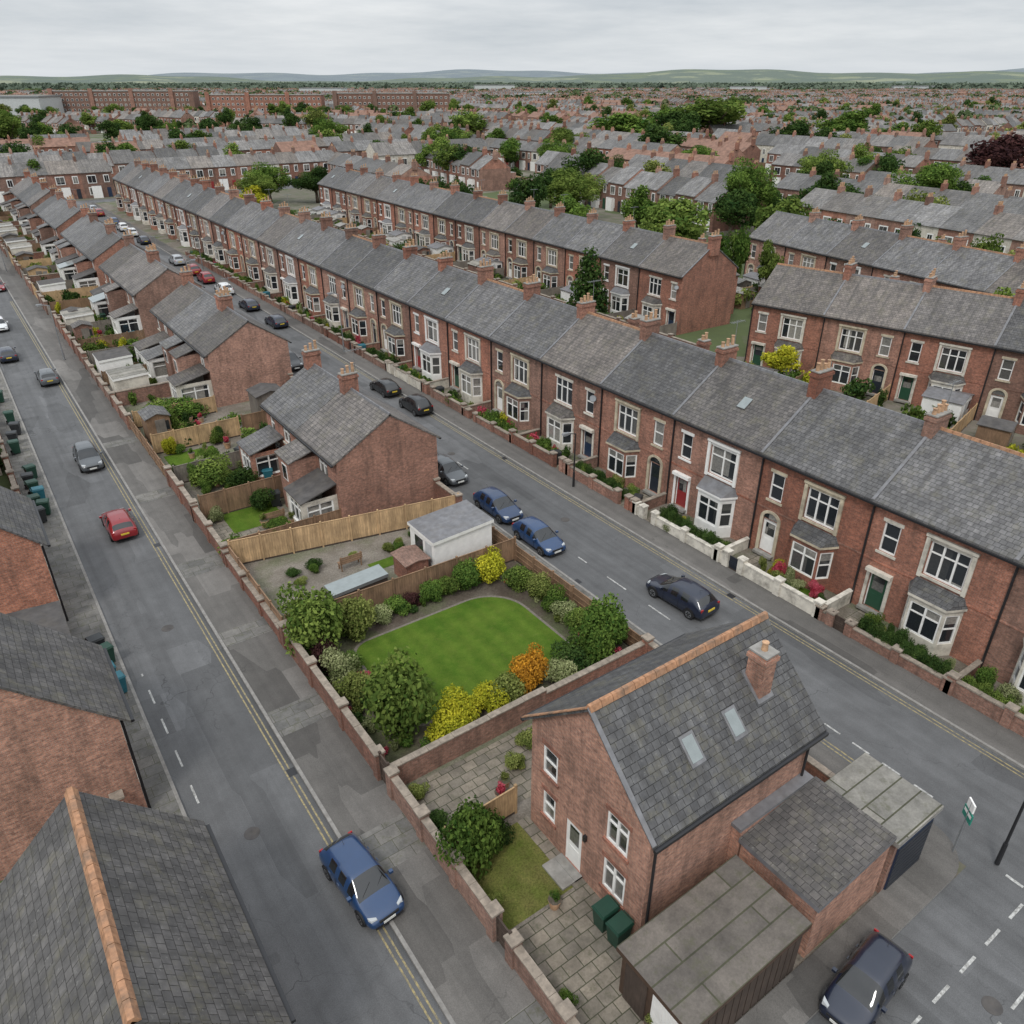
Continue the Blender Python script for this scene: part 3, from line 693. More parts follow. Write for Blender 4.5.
# ------------------------------------------------------------------ ground, roads
def sheet(name,x0,y0,x1,y1,z,mat):
    mb=MB(); mb.poly([(x0,y0,z),(x1,y0,z),(x1,y1,z),(x0,y1,z)],mat); return place(mb.meshes(name),name)
def polysheet(name,pts,z,mat):
    mb=MB(); mb.poly([(a,b,z) for a,b in pts],mat); return place(mb.meshes(name),name)
sheet('ground',-9000,-3000,14000,14000,0,'ground_mat')
YE=214
LK=1.7; RK=6.05; WL=8.7; FX=22.8; MK=24.2; MK2=30.6; GW=32.4; HF=35.3
sheet('road',LK,-12,RK,YE,.006,'asphalt')
sheet('road',MK,-12,MK2,YE,.006,'asphalt')
sheet('road',RK,-3,MK,5.6,.006,'asphalt')
sheet('road',56,-3,59.5,70,.006,'asphalt')
sheet('road',-60,YE,120,YE+6,.006,'asphalt')
sheet('garden_ground',WL,6.8,FX,YE-1,.012,'gravel')
sheet('garden_ground',HF-2.9,-12,56,YE-1,.012,'soil')
def pavement(x0,y0,x1,y1,mat='asphalt_pave',kerb='x1',h=.12):
    mb=MB(); k=.14
    xa,xb,ya,yb=x0,x1,y0,y1
    if kerb=='x1': xb-=k; mb.box(xb+.004,y0,0,x1,y1,h+.006,'kerbstone')
    if kerb=='x0': xa+=k; mb.box(x0,y0,0,xa-.004,y1,h+.006,'kerbstone')
    mb.box(xa,ya,0,xb,yb,h,mat); place(mb.meshes('pavement'),'pavement')
pavement(RK,6.8,WL,YE,kerb='x0'); pavement(-.2,-12,LK,YE,mat='slabs_grey',kerb='x1')
pavement(FX,16,MK,YE,kerb='x1'); pavement(MK2,-12,GW,YE,kerb='x0')
def corner():
    pts=[(8.7,5.6),(23.2,5.6)]+[(23.2+1.7*math.sin(t),7.3-1.7*math.cos(t)) for t in [k*math.pi/16 for k in range(1,9)]]+[(24.9,13),(24.2,16),(22.8,16),(22.8,6.8),(8.7,6.8),(RK,6.8)]+[(RK+1.2-1.2*math.cos(t),6.8-1.2*math.sin(t)) for t in [k*math.pi/8 for k in range(1,4)]]
    mb=MB(); mb.hexa([(a,b,0) for a,b in pts],[(a,b,.123) for a,b in pts],'kerbstone','asphalt_pave'); place(mb.meshes('pavement'),'pavement')
corner()
for y in (9.5,17.5,26,33.5,41,52,63): sheet('paving_slabs',RK+.16,y,WL-.05,y+1.2+(y%3)*.3,.127,'slabs_grey')
sheet('pavement_patch',FX+.1,17,MK-.2,60,.127,'slabs_grey')
def line(name,x0,y0,x1,y1,w,mat,dash=None,z=.012):
    mb=MB(); d=Vector((x1-x0,y1-y0,0)); L=d.length; d/=L; n=Vector((-d.y,d.x,0))*w/2; o=Vector((x0,y0,z))
    t=0
    while t<L:
        e=min(L,t+(dash[0] if dash else L)); a=o+d*t;b=o+d*e
        mb.poly([a-n,b-n,b+n,a+n],mat); t=e+(dash[1] if dash else 1)
    place(mb.meshes(name),name)
line('double_yellow_line',RK-.22,6,RK-.22,120,.065,'roadyellow'); line('double_yellow_line',RK-.42,6,RK-.42,120,.065,'roadyellow')
line('road_marking',LK+.55,20,LK+.55,34,.08,'roadwhite',(1.1,1.2))
line('double_yellow_line',MK2-.22,-10,MK2-.22,80,.065,'roadyellow'); line('double_yellow_line',MK2-.42,-10,MK2-.42,80,.065,'roadyellow')
line('double_yellow_line',25.15,8,25.15,13,.07,'roadyellow');line('double_yellow_line',25.35,8,25.35,13,.07,'roadyellow')
line('double_yellow_line',25.15,13,24.45,17,.07,'roadyellow')
line('road_marking',26.1,19,26.1,30,.09,'roadwhite',(1.6,1.8)); line('road_marking',27.2,44,27.2,120,.09,'roadwhite',(1.5,4))
line('road_marking',26.2,8,26.2,15,.09,'roadwhite',(.8,.6))
line('road_marking',9,3.7,24.5,3.7,.1,'roadwhite',(.9,.7)); line('road_marking',25.0,-2,25.0,5,.12,'roadwhite',(.6,.4))
line('road_marking',14,2.2,24.5,2.2,.1,'roadwhite',(.9,.7))
def manhole(x,y,r=.3):
    mb=MB(); mb.cyl(x,y,.006,.014,r,r,'felt',18,'felt'); place(mb.meshes('manhole_cover'),'manhole_cover')
for x,y in((3.5,22),(4.2,37),(27.2,17),(28.3,34),(20,2.6),(27.6,47)): manhole(x,y)
for x,y in((5.85,24),(5.85,46),(30.45,22),(30.45,44),(24.4,28)):
    mb=MB(); mb.box(x-.17,y-.22,.006,x+.17,y+.22,.015,'black'); place(mb.meshes('drain'),'drain_grate')
# ------------------------------------------------------------------ walls & fences
def wall(x0,y0,x1,y1,h=1.1,t=.24,mat='brick_wall',cop='coping',name='garden_wall',piers=3.0,z=0,ph=.2):
    mb=MB(); mb.v=R.random(); d=Vector((x1-x0,y1-y0,0)); L=d.length; d/=L; n=Vector((-d.y,d.x,0)); o=Vector((x0,y0,z))
    def b(a,c,w,z0,z1,m): 
        p=[o+d*a-n*w/2,o+d*c-n*w/2,o+d*c+n*w/2,o+d*a+n*w/2]; mb.hexa([q+Vector((0,0,z0)) for q in p],[q+Vector((0,0,z1)) for q in p],m)
    b(0,L,t,0,h,mat)
    k=max(1,int(L/.6))
    for i in range(k): b(L*i/k-.0,L*(i+1)/k-.012,t+.07,h+.001,h+.07+R.uniform(-.008,.012),cop)
    if piers:
        k=max(1,round(L/piers))
        for i in range(k+1):
            c=L*i/k; b(c-.2,c+.2,t+.16,0,h+ph,mat); b(c-.24,c+.24,t+.24,h+ph+.001,h+ph+.09,cop)
    place(mb.meshes(name),name)
def fence(x0,y0,x1,y1,h=1.7,mat='wood_new',name='wooden_fence',boards=True,bw=.14):
    mb=MB(); d=Vector((x1-x0,y1-y0,0)); L=d.length; d/=L; n=Vector((-d.y,d.x,0)); o=Vector((x0,y0,0))
    r=random.Random(int(L*100+x0*7))
    def b(a,c,w0,w1,z0,z1,m):
        p=[o+d*a+n*w0,o+d*c+n*w0,o+d*c+n*w1,o+d*a+n*w1]; mb.hexa([q+Vector((0,0,z0)) for q in p],[q+Vector((0,0,z1)) for q in p],m)
    if boards:
        t=0; pv=.5
        while t<L-.01:
            e=min(L,t+bw); mb.v=min(1,max(0,r.random()*.7+.15*math.sin(t*3.4)+.15)); b(t,e-.008,-.012,.012,.12,h-.08+r.uniform(-.012,.012),mat); t=e
    else: b(0,L,-.02,.02,.1,h-.08,mat)
    mb.v=.5; b(0,L,.014,.05,.35,.43,mat); b(0,L,.014,.05,h-.45,h-.37,mat); b(0,L,-.03,.03,h-.078,h-.03,mat); b(0,L,-.02,.02,0,.118,'wood_dark')
    k=max(1,round(L/1.85))
    for i in range(k+1): c=L*i/k; b(c-.05,c+.05,-.055,.057,0,h+.06,mat)
    place(mb.meshes(name),name)
wall(WL,6.9,WL,12.2,1.1); wall(WL,13.3,WL,20.4,1.25,piers=2.4); wall(WL,21.6,WL,31.8,1.3,piers=3.4); wall(WL,32.3,WL,41,.9,cop='coping',piers=3); fence(WL+.16,32.4,WL+.16,40.8,1.5,'wood_old')
wall(WL+.0,20.8,FX-6.2,20.9,1.2,piers=None); wall(16.6,20.9,FX,20.9,1.0,piers=None)
fence(WL+.3,16.9,12.2,17.0,1.5,'wood_new')
def gate(x0,y0,x1,y1,h,mat='wood_dark'):
    fence(x0,y0,x1,y1,h,mat,'garden_gate',True,.12)
gate(WL,12.4,WL,13.1,1.4); gate(WL,20.7,WL,21.4,1.6)
def rrect(x0,y0,x1,y1,rs,n=10):
    out=[]
    for (cx,cy,a0),r in zip(((x1,y0,-90),(x1,y1,0),(x0,y1,90),(x0,y0,180)),rs):
        ccx=cx-r if cx==x1 else cx+r; ccy=cy+r if cy==y0 else cy-r
        for k in range(n+1): a=rad(a0+90*k/n); out.append((ccx+r*math.cos(a),ccy+r*math.sin(a)))
    return out
sheet('garden_bed',WL+.2,21.1,FX-.1,32.2,.018,'bedsoil')
polysheet('lawn_edging',rrect(11.1,23.1,20.6,30.15,(.9,2.4,1.1,.7)),.024,'pebble')
polysheet('lawn',rrect(11.25,23.25,20.45,30.0,(.8,2.3,1.0,.6)),.03,'lawn')
fence(WL+.3,32.3,FX,31.9,1.6,'wood_old'); fence(FX,21.2,FX,31.8,1.15,'wood_old'); 
fence(WL+.2,40.9,FX,38.2,1.75,'wood_new'); fence(WL+.4,41.4,16,41.2,1.5,'wood_old'); fence(FX,32.2,FX,38,1.2,'wood_old')
sheet('grass_patch',9.1,13.2,12.0,16.6,.02,'grass_rough'); sheet('patio',9.0,7.0,12.5,13.1,.024,'slabs'); sheet('patio',12.0,13.1,12.5,16.6,.024,'slabs')
sheet('patio',9.2,17.3,16,20.5,.022,'slabs')
sh=[(10.0,31.0,2.0,3.9,'leaf_mid'),(11.9,31.0,1.4,2.4,'leaf_olive'),(9.8,29.3,1.0,1.7,'leaf_purple'),(9.7,27.8,1.1,1.9,'leaf_cream'),(9.9,26.4,1.1,1.7,'leaf_olive'),(10.6,28.6,.8,1.1,'leaf_green'),(10.7,25.4,.9,1.4,'leaf_dark'),(10.6,27.2,.6,.8,'petal_red'),
(10.5,23.2,2.1,4.2,'leaf_mid'),(12.0,22.1,1.1,1.6,'leaf_yellow'),(13.2,22.3,1.15,1.6,'leaf_yellow'),(14.4,22.3,1.1,1.6,'leaf_yellow'),(15.5,22.3,1.1,1.7,'leaf_olive'),(16.5,22.4,1.0,1.6,'leaf_orange'),(17.3,22.6,1.1,2.0,'leaf_orange'),(18.3,22.1,1.0,1.3,'leaf_cream'),(19.2,22.3,1.1,1.6,'leaf_dark'),
(20.6,22.4,1.4,2.3,'leaf_green'),(21.6,22.7,1.6,3.0,'leaf_green'),(21.7,24.5,.9,1.4,'leaf_mid'),(21.8,25.6,.9,1.1,'leaf_cream'),(21.7,26.8,.9,1.3,'leaf_green'),(21.6,28.0,1.0,1.5,'leaf_olive'),(21.4,29.6,1.0,1.4,'leaf_mid'),(20.6,31.0,1.2,1.9,'leaf_yellow'),(18.8,31.1,1.2,1.8,'leaf_green'),
(13.6,31.2,.8,1.0,'leaf_cream'),(14.6,31.2,.8,1.0,'leaf_green'),(16.6,31.3,.9,1.3,'leaf_green'),(15.6,31.3,.6,.9,'leaf_purple'),(17.6,31.3,.8,1.1,'leaf_mid'),
(9.7,16.3,1.5,2.9,'leaf_green'),(10.9,16.5,.8,1.1,'leaf_dark'),(9.3,8.8,.35,.4,'leaf_olive'),(9.3,10.2,.4,.5,'leaf_green'),(9.2,7.8,.4,.5,'leaf_mid'),(9.2,14.2,.4,.6,'leaf_olive'),(9.3,18.2,.6,.9,'leaf_dark'),(9.5,19.8,.5,.7,'leaf_olive')]
for x,y,r,h,m in sh: bush(x,y,r,h,m)
for i in range(75):
    x,y=R.choice([(R.uniform(9.2,21.9),R.choice([21.6,31.2,22.7])),(R.choice([9.4,22.0,10.7,21.1]),R.uniform(22,31))]); bush(x+R.uniform(-.3,.3),y+R.uniform(-.3,.3),R.uniform(.2,.5),R.uniform(.25,.7),R.choice(['leaf_mid','leaf_cream','leaf_dark','leaf_olive','petal_red','leaf_green','leaf_dark']),'bedding_plant',False)
def shed(x,y,w,d,h,wm='wood_old',rm='felt',name='garden_shed',rot=0,pitch=.35,door=True):
    mb=MB(); mb.v=R.random(); mb.part('walls'); mb.box(0,0,0,w,d,h,wm)
    mb.part('roof'); a=[(-.12,-.12,h),(w/2,-.12,h+pitch),(w/2,d+.12,h+pitch),(-.12,d+.12,h)]; b=[(w/2,-.12,h+pitch),(w+.12,-.12,h),(w+.12,d+.12,h),(w/2,d+.12,h+pitch)]
    for q in(a,b): mb.hexa(q,[(p[0],p[1],p[2]+.06) for p in q],rm)
    mb.part('walls'); mb.poly([(0,-.003,h),(w,-.003,h),(w/2,-.003,h+pitch)],wm); mb.poly([(w,d,h),(0,d,h),(w/2,d,h+pitch)],wm)
    if door: mb.part('door'); mb.box(w*.35,-.04,.05,w*.35+.75,-.004,h-.15,'wood_grey' if wm!='white' else 'plastic_white'); mb.box(w*.72,-.03,h*.5,w*.93,-.004,h*.85,'glass')
    place(mb.meshes(name),name,(x,y,0),rot)
def flatbox(name,x0,y0,x1,y1,h0,h1,wm,rm,ov=.12,fas='fascia_brown',axis='x'):
    mb=MB(); mb.part('walls')
    hz=lambda x,y: h0+(h1-h0)*((x-x0)/(x1-x0) if axis=='x' else (y-y0)/(y1-y0))
    c=[(x0,y0),(x1,y0),(x1,y1),(x0,y1)]
    mb.hexa([(a,b,0) for a,b in c],[(a,b,hz(a,b)) for a,b in c],wm)
    mb.part('roof'); c=[(x0-ov,y0-ov),(x1+ov,y0-ov),(x1+ov,y1+ov),(x0-ov,y1+ov)]
    mb.hexa([(a,b,hz(a,b)-.1) for a,b in c],[(a,b,hz(a,b)+.1) for a,b in c],fas,rm)
    return mb
mb=flatbox('x',18.0,33.0,21.9,35.8,2.3,2.5,'white','lead',.1,'white'); f=Fac(mb,(18.0,35.8,0),(0,-1)); mb.part('windows'); f.box(.6,1.1,1.5,1.9,-.03,-.003,'glass'); f.box(1.8,.1,2.5,2.0,-.03,-.003,'plastic_white'); place(mb.meshes('garden_shed'),'garden_shed')
shed(16.3,33.2,1.4,1.6,1.3,'brick_wall','brick_wall','coal_store',0,.15,False)
mb=flatbox('x',12.0,33.4,15.2,34.5,.9,1.05,'wood_dark','greenhouse_glass',.05,'metalgrey'); place(mb.meshes('cold_frame'),'cold_frame')
sheet('lawn',15.4,35.6,17.6,36.5,.03,'lawn')
for i in range(22): bush(R.uniform(9.5,21.5),R.choice([R.uniform(32.8,33.2),R.uniform(37.2,38),R.uniform(36,38)]),R.uniform(.25,.6),R.uniform(.3,.8),R.choice(['leaf_green','leaf_olive','leaf_dark']))
# ------------------------------------------------------------------ near brick house
def near_house():
    x0,x1,y0,y1=12.5,20.4,10.4,16.4; yr=13.3; ze,zr=5.3,8.05; br='brick_bright'
    mb=MB(); mb.v=.4
    W=y1-y0
    F=Fac(mb,(x0,y1,0),(0,-1))
    F.wall(W,ze,[(.7,3.3,1.5,4.6,'win',1),(4.1,3.2,5.1,4.55,'win',2),(.75,1.15,1.45,2.4,'win',1),(2.1,.12,2.95,2.2,'door','white'),(4.1,.85,5.15,2.3,'win',2)],br,'brick_wall',.08)
    mb.part('walls'); mb.poly([(x0,y1,ze),(x0,y0,ze),(x0,yr,zr)],br)
    mb.poly([(x1,y0,ze),(x1,y1,ze),(x1,yr,zr)],br); mb.poly([(x1,y0,0),(x1,y1,0),(x1,y1,ze),(x1,y0,ze)],br)
    G=Fac(mb,(x0,y0,0),(1,0)); G.wall(x1-x0,ze,[],br)
    G=Fac(mb,(x1,y1,0),(-1,0)); G.wall(x1-x0,ze,[(1,3.3,2,4.5,'win',2),(5,3.3,6,4.5,'win',2),(2,.9,3.4,2.2,'win',2)],br,'stone_white')
    mb.part('roof'); th=.14; ov=.3; g=.22
    for ye,sg in((y0,-1),(y1,1)):
        sl=(zr-ze)/abs(yr-ye); yo=ye+sg*ov; zo=ze-sl*ov
        a=[(x0-g,yo,zo),(x1+g,yo,zo),(x1+g,yr,zr),(x0-g,yr,zr)]
        if sg>0:a=a[::-1]
        mb.hexa(a,[(p[0],p[1],p[2]+th) for p in a],'slate_dark')
        mb.part('gutter'); ya,yb=sorted((yo,yo+sg*.12)); mb.box(x0-g,ya,zo-.06,x1+g,yb,zo+.06,'black')
        mb.part('roof')
        a=[(x0-g-.05,yo,zo+.0),(x0-g+.12,yo,zo+.0),(x0-g+.12,yr,zr+.0),(x0-g-.05,yr,zr)]
        if sg>0:a=a[::-1]
        mb.hexa([(p[0],p[1],p[2]+th+.002) for p in a],[(p[0],p[1],p[2]+th+.05) for p in a],'terracotta' if sg>0 else 'lead')
    n=18
    for i in range(n):
        a=x0-g+(x1-x0+2*g)*i/n;b=x0-g+(x1-x0+2*g)*(i+1)/n-.02; r=.15
        mb.hexa([(a,yr-r,zr+.06),(b,yr-r,zr+.06),(b,yr+r,zr+.06),(a,yr+r,zr+.06)],[(a,yr-.06,zr+.26),(b,yr-.06,zr+.26),(b,yr+.06,zr+.26),(a,yr+.06,zr+.26)],'terracotta')
    sl=(zr-ze)/(yr-y0)
    for xa in(14.75,16.75):
        z=lambda y: ze+sl*(y-y0)+th; ya,yb=11.0,11.75
        mb.part('rooflights')
        q=[(xa,ya,z(ya)),(xa+.62,ya,z(ya)),(xa+.62,yb,z(yb)),(xa,yb,z(yb))]; mb.hexa(q,[(p[0],p[1],p[2]+.09) for p in q],'lead')
        q=[(xa+.08,ya+.08,z(ya+.08)),(xa+.54,ya+.08,z(ya+.08)),(xa+.54,yb-.08,z(yb-.08)),(xa+.08,yb-.08,z(yb-.08))]; mb.hexa([(p[0],p[1],p[2]+.091) for p in q],[(p[0],p[1],p[2]+.11) for p in q],'greenhouse_glass')
    chimney(mb,18.75,11.9,zr-2.0,zr+.25,.6,.7,1,br)
    mb.part('chimney'); mb.hexa([(18.35,11.45,6.3),(19.15,11.45,6.3),(19.15,12.35,7.15),(18.35,12.35,7.15)],[(18.35,11.45,6.5),(19.15,11.45,6.5),(19.15,12.35,7.36),(18.35,12.35,7.36)],'lead')
    mb.part('pipes'); mb.cyl(x0-.0+.12,y0-.12,0,ze-.3,.05,.05,'black',8); mb.cyl(x1-.3,y0-.1,3,ze-.3,.05,.05,'black',8)
    F.box(3.1,2.1,3.22,2.35,-.12,-.003,'black'); F.box(1.9,0,3.1,.1,-.9,-.003,'concrete'); 
    place(mb.meshes('brick_house'),'brick_house')
    mb=flatbox('g',10.9,6.9,15.9,9.6,2.15,2.3,'fascia_brown','roofsheet_dark',.15,'fascia_brown')
    f=Fac(mb,(10.9,9.6,0),(0,-1)); mb.part('door'); f.box(.2,.02,1.1,1.85,-.04,-.003,'wood_dark'); f.box(1.35,.02,2.5,1.9,-.05,-.003,'white')
    for k in range(8): f.box(1.4+k*.135,.08,1.4+k*.135+.1,1.85,-.065,-.052,'white')
    mb.part('trim'); 
    for k in range(14): mb.box(11.0+k*.35,6.84,.05,11.0+k*.35+.3,6.895,2.0,'wood_dark')
    place(mb.meshes('garage'),'garage')
    sheet('store_slab',16.0,9.9,20,10.3,.02,'concrete')
    mb=flatbox('e',16.5,6.9,20.4,9.9,2.6,2.95,'brick_bright','slate_dark',.08,'lead'); 
    mb.part('walls'); mb.box(16.55,10.0,.0,20.35,10.39,2.9,'brick_bright'); mb.box(16.45,9.99,2.9,20.4,10.395,3.05,'lead')
    place(mb.meshes('brick_extension'),'brick_extension')
    mb=flatbox('g',20.6,6.8,23.1,9.6,2.7,2.7,'brick_wall','roofsheet',.13,'concrete'); f=Fac(mb,(20.6,6.8,0),(1,0)); mb.part('door'); f.box(.2,.02,2.35,2.3,-.06,-.003,'doorblue')
    for k in range(9): f.box(.22,.1+k*.24,2.33,.1+k*.24+.2,-.075,-.062,'doordark')
    place(mb.meshes('garage'),'garage')
near_house()
sheet('yard',20.5,9.8,22.7,16.2,.02,'slabs')
fence(20.6,14.8,22.6,15.4,1.2,'wood_grey'); wall(20.6,16.3,22.8,16.3,1.1,piers=None); wall(FX,10,FX,20.8,1.1,piers=3)
for x,y in((21.4,13.6),(22.0,14.6),(21.2,12.6),(22.1,11.2),(21.3,10.6),(13.5,18.8),(14.8,19.7),(15.6,18.4),(17.5,19.5),(19,18.5),(21,19)): bush(x,y,R.uniform(.4,.7),R.uniform(.6,1.1),R.choice(['leaf_green','leaf_olive','leaf_dark']))
def wheelie(x,y,mat,rot=0,name='wheelie_bin',z=.026):
    key=('bin',mat)
    if key not in CACHE:
        mb=MB(); mb.part('body'); mb.hexa([(-.22,-.27,.06),(.22,-.27,.06),(.22,.22,.06),(-.22,.22,.06)],[(-.29,-.34,.95),(.29,-.34,.95),(.29,.34,.95),(-.29,.34,.95)],mat)
        mb.part('lid'); mb.hexa([(-.31,-.38,.952),(.31,-.38,.952),(.31,.37,.952),(-.31,.37,.952)],[(-.27,-.33,1.03),(.27,-.33,1.03),(.27,.33,1.06),(-.27,.33,1.06)],mat)
        mb.part('handle'); mb.tube((-.24,.41,.98),(.24,.41,.98),.02,.02,mat); 
        mb.part('wheels'); mb.tube((-.29,.26,.11),(-.23,.26,.11),.11,.11,'rubber',12); mb.tube((.23,.26,.11),(.29,.26,.11),.11,.11,'rubber',12)
        CACHE[key]=mb.meshes('bin')
    place(CACHE[key],name,(x,y,z),rad(rot))
wheelie(11.95,11.5,'binA',-90); wheelie(11.95,10.8,'binA',-88)
for x,y,m in((1.1,33.0,'binB'),(.9,34.0,'binB'),(1.1,35.6,'binA'),(.9,36.6,'binC'),(.5,53,'binC'),(.9,54,'binA'),(.5,55.1,'binA'),(.9,56.2,'binB'),(.7,57.6,'binA'),(.6,59,'binC'),(.9,60.4,'binA'),(.5,66,'binA'),(.6,68,'binC'),(.7,79,'binA'),(1.0,70,'binC'),(.9,73,'binA')):
    wheelie(x,y,m,R.uniform(70,110),z=.125)
# ------------------------------------------------------------------ blocks between the streets
def block(y0,n,W=6.2,x0=16.0,x1=23.0,ze=4.7,zr=6.9,seed=1):
    r=random.Random(seed); xr=(x0+x1)/2+.3
    for i in range(n):
        mb=MB(); mb.v=r.random(); a=0;b=W; D=x1-x0; rx=xr-x0
        B=Fac(mb,(0,b,0),(0,-1)); B.wall(W,ze,[(.7,2.9,1.6,4.1,'win',1),(3.2,2.9,4.6,4.1,'win',2),(.8,.8,2,2.1,'win',2)],'brick','stone_white')
        f=Fac(mb,(D,0,0),(0,1)); f.wall(W,ze,[(.8,2.9,2.2,4.2,'win',2),(4.2,2.9,5.1,4.2,'win',1),(4.2,.1,5.1,2.2,'door',r.choice(['doorred','white','doorblue'])),(.8,.8,2.6,2.2,'win',3)],'brick','stone_white')
        gable_wall(mb,0,D,rx,0,ze,zr,'brick',False); gable_wall(mb,0,D,rx,b,ze,zr,'brick',True)
        gable_roof(mb,0,D,rx,0,b,ze,zr,'slate',.25,'lead',.04,rw=.1)
        chimney(mb,rx,b-.4 if i==n-1 or i%2==0 else .4,zr-.8,zr+1.1,1.1,.6,3,'brick',i%2==0)
        mb.part('walls'); w=2.6; oy=.5 if i%2==0 else W-3.1
        xx=-r.uniform(2.2,3.2)
        f=Fac(mb,(xx,oy+w,0),(0,-1)); wm=r.choice(['white','brick','white','render'])
        f.wall(w,2.4,[(.3,.6,w-.3,2.1,'bay',3)],wm,'white')
        f=Fac(mb,(xx,oy,0),(1,0)); f.wall(-xx,2.4,[(.3,.6,-xx-.3,2.1,'bay',2)],wm,'white')
        f=Fac(mb,(0,oy+w,0),(-1,0)); f.wall(-xx,2.4,[],wm)
        mb.part('roof'); q=[(xx-.1,oy-.1,2.35),(0,oy-.1,3.1),(0,oy+w+.1,3.1),(xx-.1,oy+w+.1,2.35)]; mb.hexa(q,[(p[0],p[1],p[2]+.08) for p in q],r.choice(['felt','slate','greenhouse_glass','slate']))
        if r.random()<.65:
            mb.part('walls'); oy2=oy+w+.1 if oy<1 else .3; mb.box(-1.8,oy2,0,-.01,oy2+2.2,4.0,'brick'); mb.part('roof'); q=[(-1.95,oy2-.1,3.9),(0,oy2-.1,4.5),(0,oy2+2.3,4.5),(-1.95,oy2+2.3,3.9)]; mb.hexa(q,[(p[0],p[1],p[2]+.08) for p in q],'slate')
            f=Fac(mb,(-1.8,oy2+2.2,0),(0,-1)); mb.part('windows'); f.box(.7,2.4,1.5,3.5,-.04,-.003,'white'); f.box(.78,2.48,1.42,3.42,-.05,-.042,'glass')
        place(mb.meshes('house'),'brick_house',(x0,y0+i*W,0))
blocks=[(41,2),(67,3),(93,3),(116,4),(146,4),(176,5)]
for k,(yy,n) in enumerate(blocks): block(yy,n,seed=k+3)
def planter(x,y,s=1):
    mb=MB(); mb.part('pot'); mb.cyl(0,0,0,.35*s,.16*s,.22*s,'pot',10); mb.cyl(0,0,.35*s,.40*s,.24*s,.24*s,'pot',10,'bedsoil'); place(mb.meshes('planter'),'plant_pot',(x,y,.026))
    bush(x,y,.22*s,.45*s,R.choice(['leaf_green','petal_red','leaf_olive']),'potted_plant',False,z=.38*s)
def bench(x,y,rot):
    mb=MB(); mb.part('seat')
    for k in range(4): mb.box(-.7,-.2+k*.11,.42,.7,-.11+k*.11,.45,'wood_old')
    mb.part('backrest')
    for k in range(3): mb.box(-.7,.25,.55+k*.13,.7,.28,.65+k*.13,'wood_old')
    mb.part('legs')
    for sx in(-.65,.58): mb.box(sx,-.2,0,sx+.07,-.13,.42,'wood_old'); mb.box(sx,.2,0,sx+.07,.25,.95,'wood_old')
    place(mb.meshes('bench'),'garden_bench',(x,y,.026),rad(rot))
def trampoline(x,y):
    mb=MB(); mb.part('mat'); mb.cyl(0,0,.7,.74,1.4,1.4,'paint_blue',20,'rubber'); mb.part('legs')
    for k in range(6): a=k*math.pi/3; mb.tube((1.35*math.cos(a),1.35*math.sin(a),0),(1.35*math.cos(a),1.35*math.sin(a),2.1),.025,.025,'metalgrey',5)
    place(mb.meshes('trampoline'),'trampoline',(x,y,.02))
bench(14.5,36.9,180); planter(11.0,13.0); planter(12.1,17.8,1.2); planter(12.6,18.3); planter(10.9,8.2); bench(14.8,17.9,0)
yy=41.3
while yy<207:
    st=6.2
    near=yy<95
    if R.random()<.75: fence(WL+.4,yy+st,15.6,yy+st+R.uniform(-.2,.2),R.uniform(1.3,1.8),R.choice(['wood_old','wood_new','wood_grey','wood_old']),boards=near)
    else: wall(WL+.3,yy+st,15.6,yy+st,1.3,piers=None)
    if R.random()<.45: wall(WL,yy,WL,yy+st-.1,R.uniform(.9,1.6),piers=3)
    else: fence(WL,yy,WL,yy+st-.1,R.uniform(1.2,1.8),R.choice(['wood_old','wood_new','wood_grey']),boards=near)
    g=R.random()
    if g<.4: sheet('lawn',WL+.8,yy+.8,13.2,yy+st-.8,.03,'lawn')
    elif g<.6: sheet('patio',WL+.5,yy+.5,14,yy+st-.5,.024,'slabs')
    elif g<.8: sheet('grass_patch',WL+.6,yy+.6,13.6,yy+st-.6,.03,'grass_rough')
    if R.random()<.6 and yy>50: shed(WL+.6,yy+R.uniform(.6,2.5),R.uniform(1.6,2.4),R.uniform(1.6,2.2),R.uniform(1.7,2.1),R.choice(['wood_old','wood_grey','brick_wall','wood_old','wood_new']),R.choice(['felt','felt','slate']))
    if R.random()<.35 and yy>60:
        mb=flatbox('g',WL+.5,yy+.5,WL+3.3,yy+3.4,2.2,2.3,R.choice(['brick_wall','render','white']),R.choice(['roofsheet','felt','roofsheet']),.08,'white'); place(mb.meshes('garage'),'garage')
    if yy<100:
        for k in range(3): planter(R.uniform(11,15),yy+R.uniform(.8,5.2),R.uniform(.8,1.3))
        if R.random()<.5: bench(R.uniform(12,14.5),yy+R.uniform(1.5,4.5),R.choice([0,90,180]))
        wheelie(R.uniform(13.5,15.5),yy+R.uniform(.6,5.4),R.choice(['binA','binC','binB']),R.uniform(0,360))
    if R.random()<.1 and yy>60: trampoline(12.3,yy+3.2)
    for k in range(R.randrange(8,15)):
        bush(R.uniform(WL+.6,15.2),yy+R.choice([.5,st-.6,R.uniform(1,5),R.uniform(.3,.9)]),R.uniform(.35,1.05),R.uniform(.5,1.7),R.choice(['leaf_green','leaf_dark','leaf_mid','leaf_olive','leaf_green','leaf_cream','leaf_yellow'] if R.random()<.4 else ['leaf_green','leaf_dark','leaf_mid']),hi=yy<54)
    yy+=st
bush(11.2,52.5,1.7,2.0,'leaf_mid','hedge'); bush(12.9,50.8,1.3,1.5,'leaf_dark','hedge'); bush(13.2,66.5,2.0,1.8,'leaf_green','hedge'); bush(10.9,66.0,1.8,2.1,'leaf_mid','hedge')
sheet('lawn',10.2,44.6,13.6,50.2,.034,'lawn')
